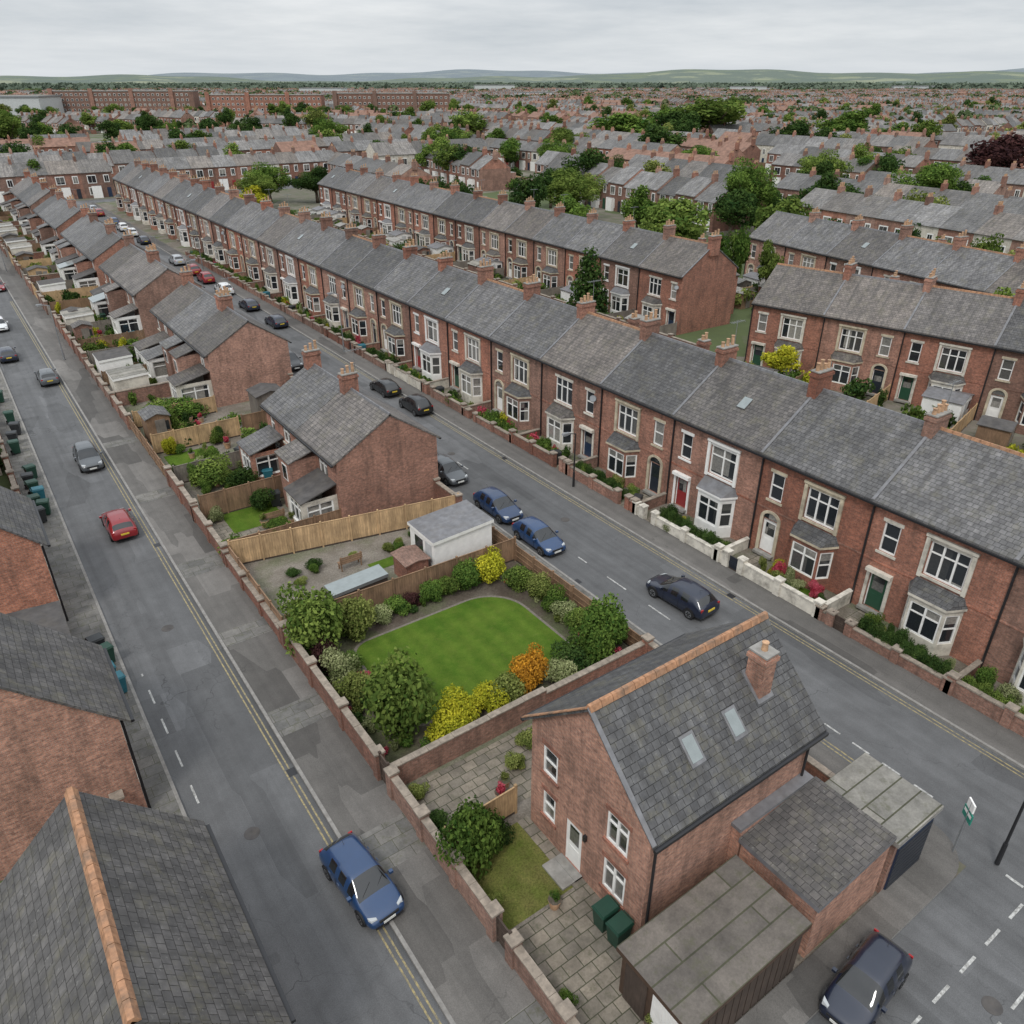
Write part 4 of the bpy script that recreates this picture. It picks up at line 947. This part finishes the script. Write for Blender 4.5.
for a,b in((38.2,41),(53.4,67),(85.6,93),(111.6,116),(140.8,146),(170.8,176)): wall(FX,a,FX,b,1.5,piers=3)
for i in range(14): bush(R.uniform(16,22),R.uniform(54.5,66),R.uniform(.4,1.1),R.uniform(.6,1.8),R.choice(['leaf_green','leaf_dark','leaf_mid']),hi=False)
fence(16,60,FX,60,1.6,'wood_old'); shed(18,62,2.4,2.2,2,'wood_grey','felt'); shed(19.5,55.5,2.2,2.6,2,'brick_wall','felt')
# ------------------------------------------------------------------ long terrace
i=0; y=-10.1
order=[0,3,1,4,0,2,3,1,0,4,2,0,3,1,0,2,4]
while y<198:
    v=order[i%len(order)]
    place(TH[v] if y<110 else THJ[v],'terraced_house',(HF,y,0))
    if y<130:
        wm,cp=('stone_white','stone_white') if (17<y<28) else (('render','coping') if R.random()<.12 else ('brick_wall','coping'))
        mir=v in(1,3)
        px=(y+7-1.25) if not mir else (y+1.25)
        a,b=(y+.1,px-.55),(px+.55,y+6.95)
        h=R.uniform(.6,.95)
        for s in(a,b):
            if s[1]-s[0]>.4:
                wall(GW+.12,s[0],GW+.12,s[1],h,.22,wm,cp,'front_garden_wall',piers=2.6)
                if R.random()<.6 and s[1]-s[0]>2:
                    q=s[0]+.5
                    mt=R.choice(['leaf_green','leaf_dark','leaf_mid'])
                    while q<s[1]-.3: bush(GW+.6,q,.5,R.uniform(1.2,1.5),mt,'hedge',hi=y<32); q+=.6
        sheet('front_path',GW,px-.5,HF-.02,px+.5,.03,'slabs')
        wall(GW+.3,y,HF-.05,y,h*.9,.2,wm,cp,'front_garden_wall',piers=None)
        if R.random()<.5: gate(GW+.12,px-.5,GW+.12,px+.5,.9,R.choice(['white','wood_dark','doordark']))
        for k in range(R.randrange(10,17)):
            yyb=R.uniform(y+.4,y+6.6)
            if abs(yyb-px)<.75: continue
            bush(R.uniform(GW+.45,GW+1.8),yyb,R.uniform(.25,.7),R.uniform(.4,1.4),R.choice(['leaf_green','leaf_dark','leaf_mid','leaf_olive','leaf_cream','leaf_yellow','petal_red','leaf_green','leaf_dark']),hi=y<32)
        if R.random()<.35: sheet('front_lawn',GW+.4,y+.4,HF-.9,y+4,.034,'lawn')
        if R.random()<.6: wheelie(GW+.6,px+R.choice([-1,1])*.85,R.choice(['binA','binC','binB']),R.uniform(60,120))
    if y<170:
        fence(HF+8.6,y,56-R.uniform(0,.4),y,R.uniform(1.3,1.8),R.choice(['wood_old','wood_new','wood_grey']),boards=y<40)
        if R.random()<.6: sheet('lawn',48.2,y+.6,54.5,y+6.3,.034,R.choice(['lawn','grass_rough']))
        elif R.random()<.5: sheet('patio',47.8,y+.6,54.5,y+6.3,.024,'slabs')
        if R.random()<.7: shed(R.uniform(50,53),y+R.uniform(.5,4),R.uniform(1.8,2.6),R.uniform(1.8,2.6),R.uniform(1.8,2.1),R.choice(['wood_old','wood_grey','brick_wall','wood_new']),R.choice(['felt','concrete','slate','roofsheet']))
        for k in range(R.randrange(7,12)): bush(R.uniform(48,55.5),y+R.uniform(.5,6.5),R.uniform(.5,1.5),R.uniform(.8,2.6),R.choice(['leaf_green','leaf_dark','leaf_mid','leaf_olive','leaf_yellow','leaf_mid']),hi=False)
        if R.random()<.3: tree(R.uniform(50,55),y+R.uniform(1,6),R.uniform(1.2,2),R.uniform(3,5.5),R.choice(['leaf_green','leaf_mid','leaf_dark']))
    y+=7; i+=1
wall(56,-12,56,75,1.6,piers=4); wall(60,52,60,160,1.5,piers=4)
# ------------------------------------------------------------------ rows behind
def row(x,y,n,ang,W=7.,start=0,name='terraced_house',gardens=True):
    M=Matrix.Rotation(rad(ang),4,'Z')
    for i in range(n):
        p=M@Vector((0,i*W,0)); X,Y=x+p.x,y+p.y
        if not vis(X,Y,220): continue
        v=order[(i*3+start)%len(order)]
        place(THJ[v],name,(X,Y,0),rad(ang))
        for k in range(R.randrange(5,10)):
            q=M@Vector((R.uniform(-9,-1.5),i*W+R.uniform(0,W),0)); bush(x+q.x,y+q.y,R.uniform(.5,1.4),R.uniform(.7,2.2),R.choice(['leaf_green','leaf_dark','leaf_mid','leaf_olive','leaf_yellow','leaf_mid']),hi=False)
            q=M@Vector((R.uniform(13,20),i*W+R.uniform(0,W),0)); bush(x+q.x,y+q.y,R.uniform(.6,1.6),R.uniform(.8,2.6),R.choice(['leaf_green','leaf_dark','leaf_mid','leaf_olive']),hi=False)
        if R.random()<.5:
            q=M@Vector((R.uniform(14,19),i*W+R.uniform(0,W),0)); tree(x+q.x,y+q.y,R.uniform(2,3.6),R.uniform(6,10),R.choice(['leaf_green','leaf_dark','leaf_mid']))
        if gardens:
            a=M@Vector((-7.5,i*W,0)); b=M@Vector((-.3,i*W,0)); fence(x+a.x,y+a.y,x+b.x,y+b.y,1.5,R.choice(['wood_old','wood_new','wood_grey']),boards=False)
            a=M@Vector((12.4,i*W,0)); b=M@Vector((20,i*W,0)); fence(x+a.x,y+a.y,x+b.x,y+b.y,1.6,R.choice(['wood_old','wood_new','wood_grey']),boards=False)
            if R.random()<.6:
                q=M@Vector((R.uniform(-7,-4),i*W+R.uniform(.6,4),0)); shed(x+q.x,y+q.y,2.2,2.2,1.9,R.choice(['wood_old','wood_grey','white','brick_wall']),R.choice(['felt','concrete','roofsheet']),rot=rad(ang))
            if R.random()<.3:
                q=M@Vector((-3.2,i*W+.5,0)); shed(x+q.x,y+q.y,3.0,3.,2.1,'white','lead',name='conservatory',rot=rad(ang))
            if R.random()<.5:
                q=M@Vector((14.5,i*W+R.uniform(.6,4),0)); shed(x+q.x,y+q.y,2.2,2.2,1.9,R.choice(['wood_old','wood_grey','brick_wall']),R.choice(['felt','concrete']),rot=rad(ang))
row(64.8,59.5,15,-1.5,start=2)
def rowend(x,y,n,ang,start):
    M=Matrix.Rotation(rad(ang),4,'Z'); p=M@Vector((0,n*7.,0)); row(x-p.x,y-p.y,n,ang,start=start)
rowend(62.3,48,8,13,5)
rowend(90.5,72,10,-9,1)
T=[(60.5,70,2.6,8.5,'leaf_dark','cone'),(105,128,7.5,11,'leaf_mid','round'),(121,98,5.6,13.5,'leaf_green','round'),(100,92,3,5.5,'leaf_mid','round'),(238,258,15,15,'leaf_green','round'),(290,258,18,20,'leaf_mid','round'),(268,258,12,15,'leaf_dark','round'),(279,272,14,16,'leaf_green','round'),(165,114,6.5,12,'leaf_mid','round'),(160,86,8,12.5,'leaf_green','round'),(60.8,42.5,2.2,4.0,'leaf_yellow','round'),(215,100,10,15,'leaf_purple','round'),(23,228,4.5,9,'leaf_green','round'),(60,180,5,8,'leaf_mid','round'),(66,190,6,9,'leaf_green','round'),(75,184,6,8,'leaf_dark','round'),(56,172,4,6,'leaf_yellow','round'),(190,120,6,9,'leaf_green','round'),(7,205,5,6,'leaf_yellow','round'),(1,212,5,7,'leaf_mid','round'),(10,196,3,5,'leaf_olive','round'),(-2,192,4,6,'leaf_green','round'),(92,112,4,8,'leaf_green','round'),(90,145,4,8,'leaf_dark','round'),(200,200,9,13,'leaf_dark','round'),(185,230,9,12,'leaf_mid','round'),(150,190,7,11,'leaf_green','round'),(255,190,10,14,'leaf_dark','round'),(300,200,12,15,'leaf_green','round'),(130,300,8,13,'leaf_green','round'),(110,330,8,13,'leaf_dark','round'),(210,330,10,14,'leaf_mid','round'),(330,300,13,16,'leaf_dark','round'),(135,150,5,10,'leaf_dark','round'),(135,75,4,8.5,'leaf_mid','round'),(170,155,6,11,'leaf_green','round')]
for x,y,r,h,m,k in T: tree(x,y,r,h,m,k,'conifer_tree' if k=='cone' else 'broadleaf_tree',hi=(x<200 and r>4.5))
# ------------------------------------------------------------------ left side houses
def lefthouse(xe,xr,y0,y1,ze,zr,x0,wx,ridge='terracotta',mat='slate_dark',chim=None,seed=0):
    mb=MB(); mb.v=.3+.2*seed
    X1=wx; F=Fac(mb,(X1,y0,0),(0,1)); L=y1-y0
    F.wall(L,ze,[(1.0,3.1,2.,4.4,'win',1),(L-2.2,3.1,L-1.2,4.4,'win',1),(1,.9,2.2,2.2,'win',2),(L-1.6,.1,L-.7,2.2,'door','doorblue')],'brick_bright','stone_white')
    gable_wall(mb,x0,X1,xr,y0,ze,zr,'brick_bright',False); gable_wall(mb,x0,X1,xr,y1,ze,zr,'brick_bright',True)
    mb.part('walls'); mb.poly([(x0,y1,0),(x0,y0,0),(x0,y0,ze),(x0,y1,ze)],'brick_bright')
    gable_roof(mb,x0,X1,xr,y0,y1,ze,zr,mat,xe-X1,ridge,.12,rw=.17)
    if chim: chimney(mb,xr,chim,zr-.8,zr+1.1,.7,1.1,3)
    mb.part('pipes'); F.box(.1,0,.2,ze-.3,-.12,-.02,'black')
    place(mb.meshes('left'),'brick_house')
lefthouse(1.75,-1.2,11.9,19.0,5.0,8.0,-4.3,1.45,mat='slate_dark')
lefthouse(.9,-2.7,25.2,30.2,5.0,8.3,-6.0,.55,'lead','slate_dark',None,1)
lefthouse(.3,-3,40.4,46.2,5.0,7.9,-6.,-.0,'lead','slate',None,2)
lefthouse(-1.4,-4.8,48.5,62,5.0,7.9,-8.,-1.7,'lead','slate',50,3)
mb=flatbox('a',-3.4,32.3,-.1,38.3,2.8,2.6,'brick_wall','felt',.1,'fascia_brown'); place(mb.meshes('outbuilding'),'outbuilding')
mb=flatbox('a',-3.4,62.6,-.8,66,2.5,2.4,'render','felt',.1,'white'); place(mb.meshes('outbuilding'),'outbuilding')
wall(-.3,19.5,-.3,25,1.5,piers=3); wall(-.3,30.4,-.3,32.1,1.6,piers=None); wall(-.4,38.5,-.4,40.3,1.4,piers=None); wall(-.3,47.2,-.3,90,1.2,piers=3)
sheet('yard',-9,19.3,-.3,25.1,.02,'slabs'); sheet('yard',-9,31,-.3,40,.02,'slabs')
for x,y,r,h in((-.1+0,20.4,.5,.8),(-.9,23,.8,1.4),(-1.5,47.5,1.0,1.5),(-1.0,64,1.2,1.8),(-1.2,70,1.2,2.0),(-1.4,76,1.4,2.2)): bush(x-.3,y,r,h,R.choice(['leaf_green','leaf_dark','leaf_mid']))
for yy in range(66,200,4):
    if vis(-3,yy,60): bush(R.uniform(-3.5,-1.5),yy,R.uniform(.8,2),R.uniform(1,2.8),R.choice(['leaf_green','leaf_dark','leaf_olive','leaf_mid']),hi=False)
# ------------------------------------------------------------------ street furniture
def lamp(x,y,h=6,rot=0,mat='black'):
    key=('lamp',h,mat)
    if key not in CACHE:
        mb=MB(); mb.part('post'); mb.cyl(0,0,0,1.1,.09,.08,mat,10); mb.cyl(0,0,1.1,h,.055,.04,mat,8)
        mb.part('arm'); mb.tube((0,0,h-.02),(.7,0,h+.18),.035,.03,mat); mb.part('lantern'); mb.hexa([(.55,-.12,h+.1),(1.15,-.1,h+.16),(1.15,.1,h+.16),(.55,.12,h+.1)],[(.6,-.1,h+.24),(1.1,-.08,h+.26),(1.1,.08,h+.26),(.6,.1,h+.24)],'metalgrey'); mb.box(.68,-.08,h+.07,1.05,.08,h+.11,'lamp_clear')
        CACHE[key]=mb.meshes('lamp')
    place(CACHE[key],'street_lamp',(x,y,.12),rad(rot))
lamp(26.0-.9,5.0,5.6,0); lamp(31.6,37.2,4.0,180); lamp(7.3,89,5.5,180,'metalgrey'); lamp(31.6,75,6,180,'metalgrey'); lamp(23.5,100,6,0,'metalgrey'); lamp(31.6,125,6,180,'metalgrey'); lamp(7.3,140,6,180,'metalgrey')
def sign(x,y):
    mb=MB(); mb.part('post'); mb.cyl(0,0,0,2.6,.035,.035,'metalgrey',8); mb.part('sign_plate'); mb.box(-.02,-.3,1.75,.02,.3,2.2,'signgreen'); mb.box(-.025,-.25,1.98,.025,.25,2.12,'white'); mb.box(-.03,-.22,2.25,.03,.22,2.62,'white'); place(mb.meshes('sign'),'traffic_sign',(x,y,.12),rad(-40))
sign(24.3,6.2)
# ------------------------------------------------------------------ far city
cnt=0
P0=Vector((100,742));P1=Vector((345,570))
def farplace(x,y,ang,k=None):
    global cnt
    if not vis(x,y,200): return
    ms,L=FR[R.randrange(len(FR)) if k is None else k]
    place(ms,'terraced_house_row',(x,y,0),rad(ang)); cnt+=1
def blocked(x,y):
    for tx,ty,tr in((105,128,5),(121,98,5),(238,258,12),(290,258,16),(165,114,5),(160,86,6),(215,100,8)):
        if (x-tx)**2+(y-ty)**2<tr*tr: return True
    return False
def hitsrow(x,y,a,L):
    d=(-math.sin(rad(a)),math.cos(rad(a)))
    return any(blocked(x+d[0]*L*t+4,y+d[1]*L*t) for t in [j/12 for j in range(13)])
X=118
while X<330:
    y=-60+R.uniform(-20,20); ang=R.choice([-3,0,3,5,-6])
    while y<330:
        k=R.randrange(len(FR)); L=FR[k][1]
        xx=X+R.uniform(-2,2)
        if hitsrow(xx,y,ang,L): k=R.choice([5,8,10]); L=FR[k][1]
        if not(y>195 and xx<150) and not hitsrow(xx,y,ang,L): farplace(xx,y,ang+R.uniform(-1.5,1.5),k)
        y+=L+R.choice([4,6,10,14])
    X+=R.choice([21,23,25])
Y=222
while Y<340:
    X=-120
    while X<118:
        k=R.randrange(len(FR)); L=FR[k][1]
        farplace(X+L,Y+R.uniform(-2,2),90+R.uniform(-3,3),k); X+=L+R.choice([5,7,12])
    Y+=R.choice([21,23,25])
cell=115
for cx in range(-2,24):
    for cy in range(-1,24):
        bx,by=cx*cell+40,cy*cell+40
        if bx+cell<330 and by+cell<395: continue
        d=math.hypot(bx+57,by+57)
        if d>2500: continue
        if d>1100 and R.random()<min(.5,(d-1100)/1800): continue
        if R.random()<.07: continue
        mid=Vector((bx+57,by+57)); t=(mid-P0).dot(P1-P0)/(P1-P0).length_squared
        if -.2<t<1.2 and (mid-(P0+(P1-P0)*t)).length<62: continue
        a=R.choice([0,90,-20,18,70,108,45,-8,98])
        dx,dy=math.cos(rad(a)),math.sin(rad(a))
        for j in range(-2,3):
            off=j*22.5; u=-50
            while u<40:
                k=R.randrange(len(FR)); L=FR[k][1]
                if u+L>58: k=R.choice([5,8,10]); L=FR[k][1]
                sx_,sy_=mid.x+dx*off-dy*u,mid.y+dy*off+dx*u
                if not blocked(sx_,sy_) and R.random()<.93: farplace(sx_,sy_,a+R.uniform(-2,2),k)
                u+=L+R.choice([3,5,9])
farplace(92,176,-2,1)
for i in range(560):
    for _ in range(30):
        d=R.uniform(100,820); th=R.uniform(-40,75); x=d*math.sin(rad(th)); y=d*math.cos(rad(th))
        if vis(x,y,20) and (x>88 or y>222): break
    s=R.choice([1,1,1,1.5,2,2.4])*(1 if d<350 else 1.15)
    if R.random()<.4 and s<1.6: bush(x,y,R.uniform(1.5,3),R.uniform(2,4),R.choice(['leaf_green','leaf_dark','leaf_mid','leaf_olive']),hi=False)
    else: tree(x,y,R.uniform(1.8,2.8)*s,R.uniform(4.5,6.3)*s**.8,R.choice(['leaf_green','leaf_dark','leaf_mid','leaf_dark','leaf_olive','leaf_mid']))
def flats(x0,y0,x1,y1,h,st):
    d=Vector((x1-x0,y1-y0,0)); L=d.length
    mb=MB(); mb.part('walls'); mb.v=R.random(); mb.box(0,0,0,L,12,h,'brick_far','felt'); mb.box(-.3,-.3,h+.01,L+.3,12.3,h+.5,'concrete')
    mb.part('windows'); n=int(L/3.6)
    for s in range(st):
        z=1.0+s*(h-.5)/st
        for i in range(n):
            xx=1.2+i*3.6; mb.box(xx,-.08,z,xx+1.7,-.01,z+1.5,'white'); mb.box(xx+.15,-.14,z+.15,xx+1.55,-.09,z+1.35,'glass')
    mb.part('stair_towers')
    for i in range(int(L/30)+1): mb.box(i*30,-1.2,0,i*30+3,-.15,h+2,'brick_far')
    place(mb.meshes('flats'),'apartment_block',(x0,y0,0),math.atan2(d.y,d.x))
for a,b,h,st in((0,.36,17.5,5),(.39,.68,15,4),(.71,1,16,4)):
    q=P0.lerp(P1,a);w=P0.lerp(P1,b); flats(q.x,q.y,w.x,w.y,h,st)
mb=MB(); mb.part('walls'); mb.box(0,0,0,70,30,11,'plastic_white','roofsheet'); mb.part('doors'); 
for k in range(6): mb.box(4+k*11,-.2,0,9+k*11,-.02,5,'metalgrey')
mb.part('roof'); mb.box(-.5,-.5,11.01,70.5,30.5,11.8,'metalgrey','roofsheet'); WM=mb.meshes('warehouse')
for x,y,a,s in((8,745,-30,1.3),(75,900,-20,.9),(700,1000,-40,.9),(1000,760,-60,.8),(1250,800,-60,.8),(-10,900,-25,1.2),(1500,1300,-50,1.1),(600,1500,-40,1.1),(1800,1100,-50,1.2),(1100,1700,-30,1.3)): place(WM,'warehouse',(x,y,0),rad(a),s)
# ------------------------------------------------------------------ distant woodland, hills
def woodland(name,pts,mat,q=50,seed=1,ls=.5):
    g=np.random.default_rng(seed); n=len(pts); P=np.array(pts)
    idx=np.repeat(np.arange(n),q); m=len(idx)
    d=g.normal(size=(m,3)); d/=np.linalg.norm(d,axis=1)[:,None]; d[:,2]=np.abs(d[:,2])*1.2-.35
    r=P[idx,2]; h=P[idx,3]
    c=np.stack([P[idx,0]+d[:,0]*r,P[idx,1]+d[:,1]*r,h*.45+d[:,2]*h*.5],1)
    nn=d+g.normal(size=(m,3))*.5; nn[:,2]+=.3; nn/=np.linalg.norm(nn,axis=1)[:,None]
    t=np.cross(nn,g.normal(size=(m,3))); t/=np.linalg.norm(t,axis=1)[:,None]; b=np.cross(nn,t); s=(np.minimum(r,h)*ls*g.uniform(.5,1.2,m))[:,None]
    V=np.stack([c-t*s,c-b*s*.7,c+t*s,c+b*s*.7],1).reshape(-1,3)
    me=bpy.data.meshes.new(name); me.vertices.add(m*4); me.vertices.foreach_set('co',V.astype(np.float32).ravel())
    me.loops.add(m*4); me.loops.foreach_set('vertex_index',np.arange(m*4,dtype=np.int32)); me.polygons.add(m)
    me.polygons.foreach_set('loop_start',np.arange(0,m*4,4,dtype=np.int32)); me.polygons.foreach_set('loop_total',np.full(m,4,np.int32))
    at=me.attributes.new('var','FLOAT','FACE'); br=g.random(n)
    at.data.foreach_set('value',np.clip(.6*br[idx]+.2+g.normal(size=m)*.15,0,1).astype(np.float32)); me.materials.append(MATS[mat]); me.update(calc_edges=True)
    place([('x',me)],name)
g=np.random.default_rng(5)
def scat(n,d0,d1,r0,r1,clump,h0,h1):
    out=[]
    while len(out)<n:
        d=math.exp(g.uniform(math.log(d0),math.log(d1))); th=g.uniform(-5,76); x=d*math.sin(rad(th)); y=d*math.cos(rad(th))
        c=math.sin(x*.011+y*.004)*math.sin(y*.009-x*.003)
        if c<clump-.5*g.random(): continue
        if 480<d<830 and -1<th<34 and g.random()<.85: continue
        r=g.uniform(r0,r1); out.append((x,y,r,g.uniform(h0,h1)))
    return out
woodland('distant_tree_mass',scat(420,450,1000,3,6,.35,6,11),'leaf_far_haze',110,2,.3)
woodland('distant_tree_mass',scat(1500,900,2300,4,9,.15,7,12),'leaf_far_haze',60,3,.33)
woodland('distant_woodland',scat(5000,2100,5200,12,26,-.2,10,16),'leaf_vfar_haze',24,4,.6)
def hills(name,d0,d1,amp,seed,mat,th0=-20,th1=95):
    n=160;m=14; V=[];F=[]
    for i in range(n+1):
        th=rad(th0+(th1-th0)*i/n)
        for j in range(m+1):
            d=d0+(d1-d0)*j/m; s=math.sin(math.pi*min(1,j/m*1.0))
            a=math.degrees(th)
            h=amp*s*(.55+.18*math.sin(a*.13+seed)+.12*math.sin(a*.37+seed*2)+.05*math.sin(a*1.1+seed)+.25*(a>30)*min(1,(a-30)/12))
            V.append((d*math.sin(th),d*math.cos(th),max(0,h)-1))
    for i in range(n):
        for j in range(m): a=i*(m+1)+j; F.append((a,a+1,a+m+2,a+m+1))
    me=bpy.data.meshes.new(name); me.from_pydata(V,[],F); me.materials.append(MATS[mat]); me.polygons.foreach_set('use_smooth',[True]*len(F)); 
    o=place([('x',me)],name)
def mat_hill(name,cs):
    m,nt,b=newmat(name);N=NT(nt); p=N.pos()
    vf=N.n('ShaderNodeTexVoronoi'); N.l(p,vf.inputs['Vector']); vf.inputs['Scale'].default_value=.0035
    sf=N.n('ShaderNodeSeparateColor'); N.l(vf.outputs['Color'],sf.inputs[0])
    c=N.mix(N.ramp(sf.outputs[0],.6,.62,0,1),cs[0],cs[1]); c=N.mix(N.ramp(N.noise(p,.004,8,.75),.42,.5,0,.9),c,cs[2])
    N.l(c,b.inputs['Base Color']); b.inputs['Roughness'].default_value=1
mat_hill('hill_near',[(.13,.16,.10),(.21,.23,.15),(.09,.12,.10)]); mat_hill('hill_far_haze',[(.165,.20,.21),(.20,.23,.22),(.14,.17,.19)])  # far hills: bluish distance haze painted into the base colours
hills('hills',3600,6200,70,1.3,'hill_near'); hills('hills',6500,11500,130,4.1,'hill_far_haze')
# ------------------------------------------------------------------ world & light
w=bpy.data.worlds.new('World'); scene.world=w; w.use_nodes=True; nt=w.node_tree
for n in list(nt.nodes): nt.nodes.remove(n)
N=NT(nt); out=N.n('ShaderNodeOutputWorld'); bg1=N.n('ShaderNodeBackground'); bg2=N.n('ShaderNodeBackground'); mx=N.n('ShaderNodeMixShader')
sky=N.n('ShaderNodeTexSky',sky_type='NISHITA'); sky.sun_disc=False; N.l(sky.outputs[0],bg1.inputs[0]); bg1.inputs[1].default_value=.08
tc=N.n('ShaderNodeTexCoord').outputs['Generated']
sx=N.n('ShaderNodeSeparateXYZ'); N.l(tc,sx.inputs[0])
z=sx.outputs[2]
zz=N.math('ADD',N.math('MAXIMUM',z,0.0),.09)
cb=N.n('ShaderNodeCombineXYZ'); N.l(N.math('DIVIDE',sx.outputs[0],zz),cb.inputs[0]); N.l(N.math('DIVIDE',sx.outputs[1],zz),cb.inputs[1])
cl=N.noise(cb.outputs[0],.55,7,.6); cl2=N.noise(cb.outputs[0],.16,4,.5)
f=N.ramp(N.math('ADD',N.math('MULTIPLY',cl,.6),N.math('MULTIPLY',cl2,.4)),.38,.62,0,1)
c=N.mix(f,(.55,.595,.645),(.84,.86,.88))
hz=N.ramp(z,0,.06,1,0); c=N.mix(N.math('MULTIPLY',hz,.7),c,(.74,.785,.83))
st=N.math('ADD',N.ramp(z,.1,.45,1.0,1.5),N.ramp(z,.45,1,0,.6))
N.l(c,bg2.inputs[0]); N.l(st,bg2.inputs[1]); mx.inputs[0].default_value=.9
N.l(bg1.outputs[0],mx.inputs[1]); N.l(bg2.outputs[0],mx.inputs[2]); N.l(mx.outputs[0],out.inputs[0])
sl=bpy.data.lights.new('sun','SUN'); so=bpy.data.objects.new('sun',sl); link(so); sl.energy=1.45; sl.angle=rad(12); sl.color=(1,.97,.92)
d=Vector((-.6,-.42,1.0)).normalized()
so.rotation_euler=d.to_track_quat('Z','Y').to_euler()
sky.sun_elevation=math.asin(d.z); sky.sun_rotation=math.atan2(d.x,d.y)
scene.view_settings.view_transform='Standard'; scene.view_settings.look='None'; scene.view_settings.exposure=0
